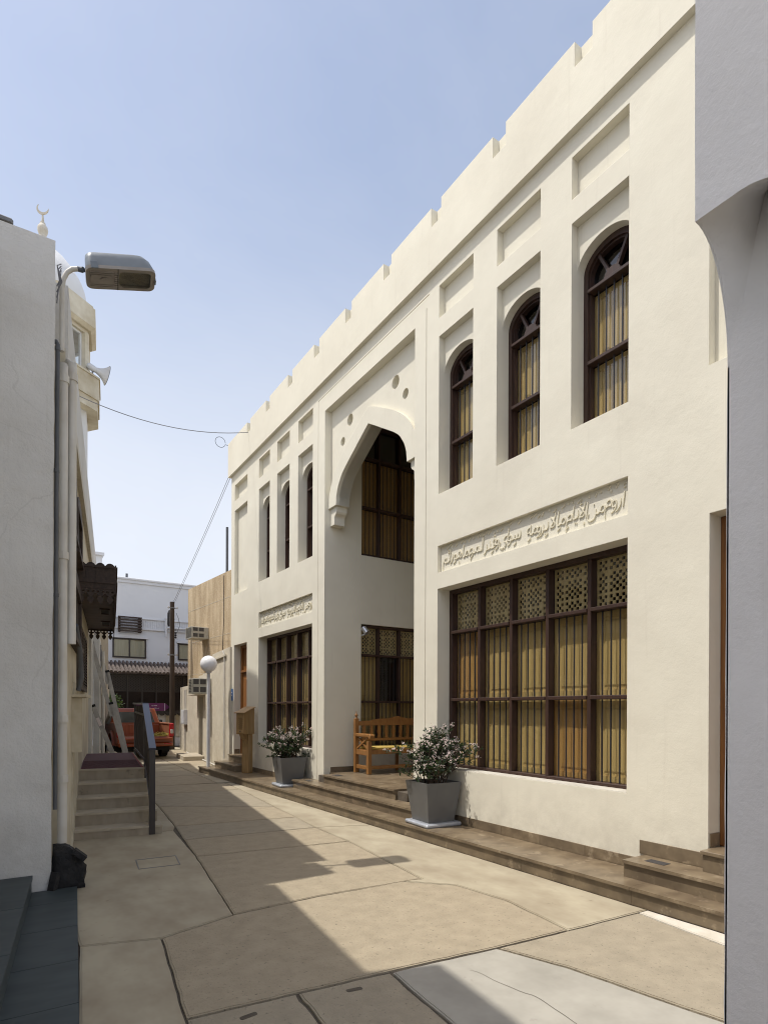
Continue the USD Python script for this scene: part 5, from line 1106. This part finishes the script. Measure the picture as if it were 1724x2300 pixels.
for k in range(4): put('diamond', xz([(6.42, 4.72 + .1 * k - .05), (6.475, 4.72 + .1 * k), (6.42, 4.72 + .1 * k + .05), (6.365, 4.72 + .1 * k)], FY - .03, FY - .01), 'iron', orn)
tg = thing('vent_pipe', 'short dark pipe standing on the far white roof', 'pipe')
put('tube', tube([(4.55, FY + .8, 6.95), (4.55, FY + .8, 7.45)], .05, 10), 'greypipe', tg)
asg = thing('arrow_sign', 'purple arrow shaped direction sign pointing right, on a grey post', 'sign')
sx0, sy, sz0 = 4.78, 24.0, 1.50
put('board', xz([(sx0 - .55, sz0), (sx0 + .52, sz0), (sx0 + .52, sz0 + .30), (sx0 - .55, sz0 + .30)], sy - .02, sy), 'purple', asg)
put('arrow_tip', xz([(sx0 + .54, sz0), (sx0 + .72, sz0 + .15), (sx0 + .54, sz0 + .30)], sy - .02, sy), 'purple', asg)
put('edge_stripe', xz([(sx0 + .52, sz0), (sx0 + .54, sz0), (sx0 + .54, sz0 + .30), (sx0 + .52, sz0 + .30)], sy - .02, sy), 'signwhite', asg)
lt = []
for row, (n_, z, u) in enumerate(((5, .185, .05), (9, .09, -.05))):
    for k in range(n_):
        lt.append(xz([(sx0 + u + .042 * k, sz0 + z), (sx0 + u + .042 * k + RNG.uniform(.02, .034), sz0 + z + RNG.uniform(-.005, .005)), (sx0 + u + .042 * k + .03, sz0 + z + RNG.uniform(.015, .045)), (sx0 + u + .042 * k + .004, sz0 + z + RNG.uniform(.01, .03))], sy - .0225, sy - .0202))
put('lettering', lt, 'signwhite', asg)
put('post', tube([(sx0 + .80, sy + .08, 0), (sx0 + .80, sy + .08, 2.25)], .045, 12), 'metalgrey', asg)
put('bracket', bx(sx0 - .4, sx0 + .85, sy + .001, sy + .03, sz0 + .12, sz0 + .18), 'metalgrey', asg)

# ------------------------------------------------------------------ utility pole and wires
up_ = thing('utility_pole', 'dark wooden utility pole with small insulators by the truck', 'utility pole', (5.55, 23.83, 0))
put('pole', tube([(0, 0, 0), (.0, 0, 3), (-.01, 0, 5.72)], [.105, .092, .083], 14), 'polewood', up_, smooth=60)
for z in (5.48, 3.66):
    put('cross_arm', tube([(-.20, -.10, z), (.18, -.10, z)], .014, 6), 'metalgrey', up_)
    for x in (-.17, .15): put('insulator', lathe([(0, z - .03), (.03, z - .03), (.02, z), (.032, z + .02), (.018, z + .05), (0, z + .05)], 10, (x, -.10, 0)), 'clearlamp', up_)
    put('strap', tube([(0, 0, z - .02), (0, 0, z + .02)], .092 if z > 4 else .096, 14), 'metalgrey', up_)
put('cable_joint', tube([(-.15, -.10, 4.75), (-.17, -.11, 4.85), (-.17, -.11, 5.25), (-.14, -.10, 5.38)], [.03, .045, .045, .02], 10), 'cable', up_)
put('loose_cable', tube([(.12, -.08, 5.3), (.22, -.1, 5.05), (.25, -.1, 4.8), (.16, -.09, 4.55), (.11, -.06, 4.5)], .008, 6), 'cable', up_)
def wire(label, p, q, sag, r=.007, two=False):
    t = thing('overhead_wire', label, 'wire')
    p, q = np.array(p, float), np.array(q, float)
    for k in range(2 if two else 1):
        pts = [p + (q - p) * s + np.array([.05 * k, 0, -sag * 4 * s * (1 - s)]) for s in np.linspace(0, 1, 16)]
        put('strand', tube(pts, r, 5), 'greycable', t)
    return t
wire('thin wire from the minaret to the parapet of the cream house', (1.21, 13.1, 7.75), (4.80, 13.36, 8.03), .25, .008)
wire('pair of thin wires from the utility pole up to the corner of the cream house', (5.56, 23.8, 5.68), (4.98, 14.80, 7.9), .06, .006, True)
lo_ = thing('wire_loop', 'small loop of loose wire on the far corner of the cream parapet', 'wire')
put('loop', tube([(4.80 - .16 + .13 * math.cos(t), 14.95, 8.36 + .13 * math.sin(t)) for t in np.linspace(0, 6.0, 18)] + [(4.86, 14.9, 8.30)], .006, 5), 'cable', lo_)

# ------------------------------------------------------------------ tan house, rough wall, beige block on the far right
fb = thing('tan_house', 'narrow tan house with vertical fins beyond the white annex on the left', 'building')
fA, fB = np.array([2.34, 19.3]), np.array([3.30, 24.6]); fd = (fB - fA) / np.linalg.norm(fB - fA); fn_ = np.array([fd[1], -fd[0]])
put('front_wall', ext([tuple(fA), tuple(fA + fn_ * 0 + np.array([-4, 0])), (-2.0, 24.6), tuple(fB)][::-1], 5.2), 'fin', fb)
for k in range(8):
    c = fA + fd * (.15 + .68 * k)
    put('fin', ext([tuple(c), tuple(c + fn_ * .10), tuple(c + fn_ * .10 + fd * .16), tuple(c + fd * .16)][::1], 4.6, None, (0, 0, .3)), 'rough', fb)
put('band', ext([tuple(fA - fd * .02), tuple(fA + fn_ * .13 - fd * .02), tuple(fB + fn_ * .13), tuple(fB)], .30, None, (0, 0, 2.0)), 'rough', fb)
rw = thing('rough_wall', 'rough off white low house wall with a narrow door between the cream house and the truck', 'building')
wd_ = (np.array([5.90, 23.97]) - np.array([5.05, 16.6])); wd_ /= np.linalg.norm(wd_); wn_ = np.array([wd_[1], -wd_[0]])     # wn_ points into the house
w0 = np.array([5.05, 16.6])
def wp(v, off=0.0): return w0 + wd_ * v - wn_ * off                      # off metres out into the lane
def wbox(v0, v1, o0, o1, z0, z1):
    m = trimesh.creation.extrude_polygon(Polygon([wp(v0, o0), wp(v1, o0), wp(v1, o1), wp(v0, o1)]), z1 - z0, engine='earcut'); m.apply_translation((0, 0, z0)); return m
dv0, dv1 = 2.15, 2.95
put('wall', [wbox(-1.9, .55, -2.0, .0, 0, 3.16), wbox(.5505, dv0, -2.0, .0, 0, 2.68), wbox(dv0 + .0005, dv1, -2.0, .0, 1.98, 2.65), wbox(dv0 + .0005, dv1, -2.0, -.18, 0, 1.98), wbox(dv1 + .0005, 5.3, -2.0, .0, 0, 2.60), wbox(5.3005, 7.5, -2.0, .0, 0, 2.42)], 'rough', rw)
put('door', wbox(dv0 + .05, dv1 - .02, -.175, -.13, .08, 1.95), 'darkwood2', rw)
put('door_canopy', wbox(dv0 - .5, dv1 + .35, .0, .32, 2.02, 2.06), 'rough', rw)
put('door_step', wbox(dv0 - .35, dv1 + .5, .0, .62, 0, .13), 'conc', rw)
put('wall_ledge', wbox(-1.5, .3, .0, .05, 2.95, 3.0), 'rough', rw)
bb = thing('beige_house', 'weathered beige rendered block rising behind the rough low wall', 'building')
bc = np.array([6.19, 24.0]); bd_ = np.array([.073, -.997])
def bp(v, off=0.0): return bc + bd_ * v + np.array([-.997, -.073]) * off
put('wall', ext([tuple(bp(0)), tuple(bp(9.1)), tuple(bp(9.1, -6)), tuple(bp(0, -6))], 6.30), 'tan', bb)
for k in range(3):
    z = 2.9 + 1.25 * k
    put('band_joint', ext([tuple(bp(.0, .004)), tuple(bp(9.1, .004)), tuple(bp(9.1, -.004)), tuple(bp(0, -.004))][::-1], .012, None, (0, 0, z)), 'rough', bb)
tp = thing('roof_mast', 'bare grey pipe standing on the beige block', 'pipe')
put('tube', tube([(*bp(3.2, -.3), 6.2), (*bp(3.2, -.3), 8.05)], .045, 10), 'greypipe', tp)
def cable(label, pts, r=.012, m='cable'):
    t = thing('wall_cable', label, 'cable'); put('cable', tube(pts, r, 6), m, t); return t
cable('thick black cable hooked over the beige block, left strand', [(*bp(5.5, -.25), 6.34), (*bp(5.35, -.02), 6.36), (*bp(5.2, .03), 6.1), (*bp(5.15, .02), 5.2), (*bp(4.95, .02), 3.0)], .022)
cable('thick black cable hooked over the beige block, right strand', [(*bp(5.55, -.25), 6.34), (*bp(5.45, -.02), 6.35), (*bp(5.3, .03), 6.0), (*bp(5.3, .02), 5.2), (*bp(5.7, .02), 3.0)], .020)
cable('thin cable running down the left part of the beige block', [(*bp(3.75, -.1), 6.32), (*bp(3.65, .012), 6.2), (*bp(3.7, .012), 4.8), (*bp(3.5, .012), 2.6)], .009)
cable('black cable arching off the roof of the beige block towards the cream house', [(*bp(7.0, .03), 4.0), (*bp(6.95, .03), 6.2), (*bp(7.1, .0), 6.55), (*bp(7.5, -.1), 6.95), (*bp(8.4, -.3), 7.3)], .018)
cable('grey conduit beside the arching cable on the beige block', [(*bp(6.85, .02), 4.9), (*bp(6.85, .02), 6.28)], .016, 'greycable')
def ac(label, A, w, h, d):
    """window air conditioner: u along the wall, n out of the wall"""
    t = thing('air_conditioner', label, 'air conditioner')
    put('casing', place(mani_box_frame(w, h, d), A), 'acbody', t)
    put('front_grille', place(bx(-w / 2 + .03, w / 2 - .03, d - .012, d - .006, -h / 2 + .03, h / 2 - .03), A), 'acdark', t)
    for k in range(9): put('fin', place(bx(-w / 2 + .03, w / 2 - .03, d - .006, d + .004, -h / 2 + .05 + (h - .1) * k / 8 - .004, -h / 2 + .05 + (h - .1) * k / 8 + .004), A), 'acbody', t)
    for s in (-1, 1):
        for a, b in ((.08, .36), (.42, .72)):
            for q in (0, 1): put('side_vent', place(bx(min(s * (w / 2 + .001), s * (w / 2 + .004)), max(s * (w / 2 + .001), s * (w / 2 + .004)), d * (1 - b), d * (1 - a), -h / 2 + .05 + q * h / 2, -.03 + q * h / 2), A), 'acdark', t)
    return t
def mani_box_frame(w, h, d): return [rbx(-w / 2, w / 2, 0, d - .015, -h / 2, h / 2, .012), rbx(-w / 2, w / 2, d - .0149, d, -h / 2, -h / 2 + .03, .004), rbx(-w / 2, w / 2, d - .0149, d, h / 2 - .03, h / 2, .004), rbx(-w / 2, -w / 2 + .03, d - .0149, d, -h / 2 + .03, h / 2 - .03, .004), rbx(w / 2 - .03, w / 2, d - .0149, d, -h / 2 + .03, h / 2 - .03, .004)]
A1 = np.eye(4); A1[:3, 0] = (*bd_, 0); A1[:3, 1] = (-.997, -.073, 0); A1[:3, 2] = (0, 0, 1); A1[:3, 3] = (*bp(1.9), 4.35)
ac('grey air conditioner box sticking out of the beige block', A1, .66, .42, .62)
A2 = np.eye(4); A2[:3, 0] = (*(-wd_), 0); A2[:3, 1] = (*(-wn_), 0); A2[:3, 2] = (0, 0, 1); A2[:3, 3] = (*wp(1.0), 2.25)
ac('grey air conditioner box above the narrow door, half hidden by the globe lamp', A2, .66, .45, .55)
eb = thing('meter_box', 'small white electric meter box on the rough wall beside the utility pole', 'electric box')
put('box', wbox(5.5, 6.3, .0, .12, 1.02, 1.55), 'whitepost', eb); put('door', wbox(5.53, 6.27, .121, .13, 1.05, 1.52), 'whitepost', eb)
for k, v in enumerate((5.65, 6.05)): put('conduit', tube([(*wp(v, .03), 1.55), (*wp(v, .03), 2.3)], .018, 8), 'upvc', eb)
for v in (5.8, 6.0): put('conduit', tube([(*wp(v, .03), .02), (*wp(v, .03), 1.02)], .02, 8), 'upvc', eb)
pipe('wall_pipe', 'cream pipe running down the rough wall next to the cream house', [(*wp(-1.35, .03), .3), (*wp(-1.35, .03), 3.0), (*wp(-1.25, .05), 3.1)], .018, 'upvc', collars=(.9, 1.4, 1.9, 2.4))
pipe('wall_pipe', 'bent cream pipe below the lower air conditioner', [(*wp(.95, .06), 1.85), (*wp(.7, .08), 1.78), (*wp(.62, .05), 1.7), (*wp(.62, .04), .1)], .02, 'upvc')
pipe('wall_pipe', 'cream pipe lying along the foot of the rough wall', [(*wp(-.2, .05), .03), (*wp(1.7, .06), .03), (*wp(5.2, .07), .03)], .02, 'upvc')
# greenery and low wall beside the truck
hg = thing('leafy_bush', 'leafy green bush behind a low white wall left of the truck', 'bush')
rr = random.Random(21); V, Fc = [], []
for k in range(3400):
    u = np.array([rr.gauss(0, 1), rr.gauss(0, 1), rr.gauss(0, 1)]); u /= np.linalg.norm(u); r = rr.random() ** .4
    c = np.array([3.35, 25.3, 1.55]) + u * r * np.array([.85, .5, .95]) * (1 + .25 * math.sin(5 * u[0] + 3 * u[2]))
    d = np.array([rr.gauss(0, 1), rr.gauss(0, 1), rr.gauss(0, .7)]); d /= np.linalg.norm(d); w = np.cross(d, [rr.gauss(0, 1), rr.gauss(0, 1), 1.0]); w /= np.linalg.norm(w); s_ = rr.uniform(.05, .10); o = len(V)
    V += [c, c + d * s_ * .5 + w * s_ * .25, c + d * s_, c + d * s_ * .5 - w * s_ * .25]; Fc += [(o, o + 1, o + 2), (o, o + 2, o + 3)]
put('leaves', T((V, Fc)), 'leaf2', hg, kind='stuff')
put('trunk', [tube([(3.35 + .1 * k, 25.3, 0), (3.35 + .05 * k, 25.3, .9), (3.35 - .25 * (1 - k), 25.3, 1.8)], [.05, .035, .01], 7) for k in range(3)], 'bark', hg)
lw = thing('low_wall', 'low white painted wall left of the truck under the bush', 'wall')
put('wall', [rbx(2.4, 4.0, 24.65, 24.8, 0, 1.12, .01)], 'white2', lw)
put('coping', rbx(2.38, 4.02, 24.62, 24.83, 1.121, 1.17, .01), 'whitepost', lw)
cl2 = thing('stacked_blocks', 'small heap of grey concrete blocks at the foot of the annex wall', 'blocks')
for k, (x, y, z) in enumerate(((2.52, 17.6, 0), (2.55, 18.1, 0), (2.54, 17.8, .2))): put('block', rbx(x - .1, x + .12, y - .2, y + .2, z + .001, z + .195, .01), 'conc', cl2)

# ------------------------------------------------------------------ dark slate steps and the house out of frame on the left
sl_ = thing('slate_steps', 'two broad dark slate steps in the lower left corner', 'steps')
se = lambda y: .565 - .092 * (5.88 - y)
ss = lambda y: .232 - .1 * (5.927 - y)
ysl = [5.88, 5.47, 4.82, 4.16, 3.55, 2.9, 2.2]
for a, b in zip(ysl[:-1], ysl[1:]):
    m = trimesh.creation.extrude_polygon(Polygon([(ss(a) - .05, a - .003), (se(a), a - .003), (se(b), b + .003), (ss(b) - .05, b + .003)]), .03, engine='earcut'); m.apply_translation((0, 0, -.004)); put('slate_tread', m, 'slate', sl_)
yu = [5.86, 4.95, 4.05, 3.1, 2.2]
for a, b in zip(yu[:-1], yu[1:]):
    m = trimesh.creation.extrude_polygon(Polygon([(-1.2, a - .003), (ss(a), a - .003), (ss(b), b + .003), (-1.2, b + .003)]), .03, engine='earcut'); m.apply_translation((0, 0, .145)); put('slate_tread', m, 'slate', sl_)
    m = trimesh.creation.extrude_polygon(Polygon([(ss(a) - .03, a - .003), (ss(a) - .008, a - .003), (ss(b) - .008, b + .003), (ss(b) - .03, b + .003)]), .118, engine='earcut'); m.apply_translation((0, 0, .0265)); put('slate_riser', m, 'slate', sl_)
nb = thing('near_left_house', 'white rendered house just outside the frame on the left', 'building')
put('wall', ext([(-.30, 5.86), (-6, 5.86), (-6, 3.88), (-.53, 3.88)], 5.65), 'white', nb)
put('wall', ext([(-.55, 3.879), (-6, 3.879), (-6, 2.3), (-.74, 2.3)], 6.75), 'white', nb)
put('wall', ext([(-1.55, 2.299), (-6, 2.299), (-6, -4), (-2.0, -4)], 3.0), 'white', nb)
put('added_shade_tower', ext([(-.9, 1.85), (-2.0, 1.85), (-2.0, .85), (-1.0, .85)], 9.6), 'white', nb)  # unseen tower, added only to keep the sun off the right pillar

# ------------------------------------------------------------------ grey white pillar with a corbelled corner, close on the right
pl = thing('corner_pillar', 'grey white rendered corner pillar with a curved corbel close on the right', 'building')
X0, X1, YE = 1.445, 1.600, .83
ny, nt = 30, 14
yv = np.linspace(YE, .30, ny)
def zn(y): return 2.815 if y > .72 else 2.815 - 1.9 * (.72 - y) ** 1.7
def zp(y): return float(np.interp(y, [.3, .5, .6, .66, .70, .744, .764, .795, .823, .83], [1.9, 2.5, 2.78, 2.91, 2.94, 2.90, 2.785, 2.64, 2.525, 2.50]))
farx = np.array([1.445, 1.485, 1.527, 1.562, 1.584, 1.596, 1.600]); farz = np.array([2.815, 2.807, 2.796, 2.770, 2.742, 2.70, 2.50])
v, f = [], []
for i, y in enumerate(yv):
    for j in range(nt + 1):
        t = j / nt
        a = math.pi / 2 * t
        x = X0 + (X1 - X0) * math.sin(a); z0_, z1_ = zn(y), zp(y)
        k = math.exp(-((YE - y) / .03))
        z = z0_ + (z1_ - z0_) * (1 - math.cos(a)) if z1_ < z0_ else z0_ + (z1_ - z0_) * t
        v.append((x, y, z))
for i in range(ny - 1):
    for j in range(nt):
        a = i * (nt + 1) + j; f += [(a, a + 1, a + nt + 2), (a, a + nt + 2, a + nt + 1)]
put('corbel', T((v, f)), 'pillar', pl, smooth=True)
n = nt + 1
up = [(y, zn(y)) for y in yv]
def strip(x, pts, z_to):
    """sheet between the curve pts (y, z) and the level z_to; its far edge is slightly wavy and chipped"""
    vv, ff, nseg = [], [], 60
    for i, (y, z) in enumerate(pts):
        for k in range(nseg + 1):
            zz = z + (z_to - z) * k / nseg
            j = 0.0
            if i == 0: j = .006 * (float(meshkit.fbm(np.array([[zz * 6.0, x * 9, 1.5]]), 4, 12)[0]) - .25) * min(1, k / 3)
            vv.append((x, y + j, zz))
    for i in range(len(pts) - 1):
        for k in range(nseg):
            a = i * (nseg + 1) + k; ff += [(a, a + 1, a + nseg + 2), (a, a + nseg + 2, a + nseg + 1)]
    return T((vv, ff))
put('upper_wall', [strip(X0, up, 9.0), bx(X0, 2.3, -3, .30, 0, 9.0)], 'pillar', pl)
put('pillar', strip(X1, [(y, zp(y)) for y in yv], 0.0), 'pillar', pl)
ez = [(X1, 0.0), (2.3, 0.0), (2.3, 9.0), (X0, 9.0), (X0, 2.815)] + [(v[j][0], v[j][2]) for j in range(1, nt + 1)]
em = Polygon(ez).buffer(0); em = em.intersection(Polygon([(X0 + .0015, -1), (5, -1), (5, 12), (X0 + .0015, 12)])); put('end_face', ext(em, .004, XZ, (0, YE - .0005, 0)), 'pillar', pl)
put('core', [bx(1.75, 2.3, .3005, YE - .006, 0, 9.0)], 'pillar', pl)

# loose cables on the annex wall
cable('thin grey cable drooping across the white annex wall, upper', [(*lp_(8.6, .20), 3.0), (*lp_(8.8, .19), 2.2), (*lp_(9.6, .19), 1.7), (*lp_(9.7, .19), .6)], .009, 'greycable')
cable('thin white cable running down to the foot of the annex wall', [(*lp_(7.4, .07), 2.9), (*lp_(7.7, .07), 2.2), (*lp_(7.6, .07), 1.2), (*lp_(7.1, .07), .85)], .010, 'whitepost')
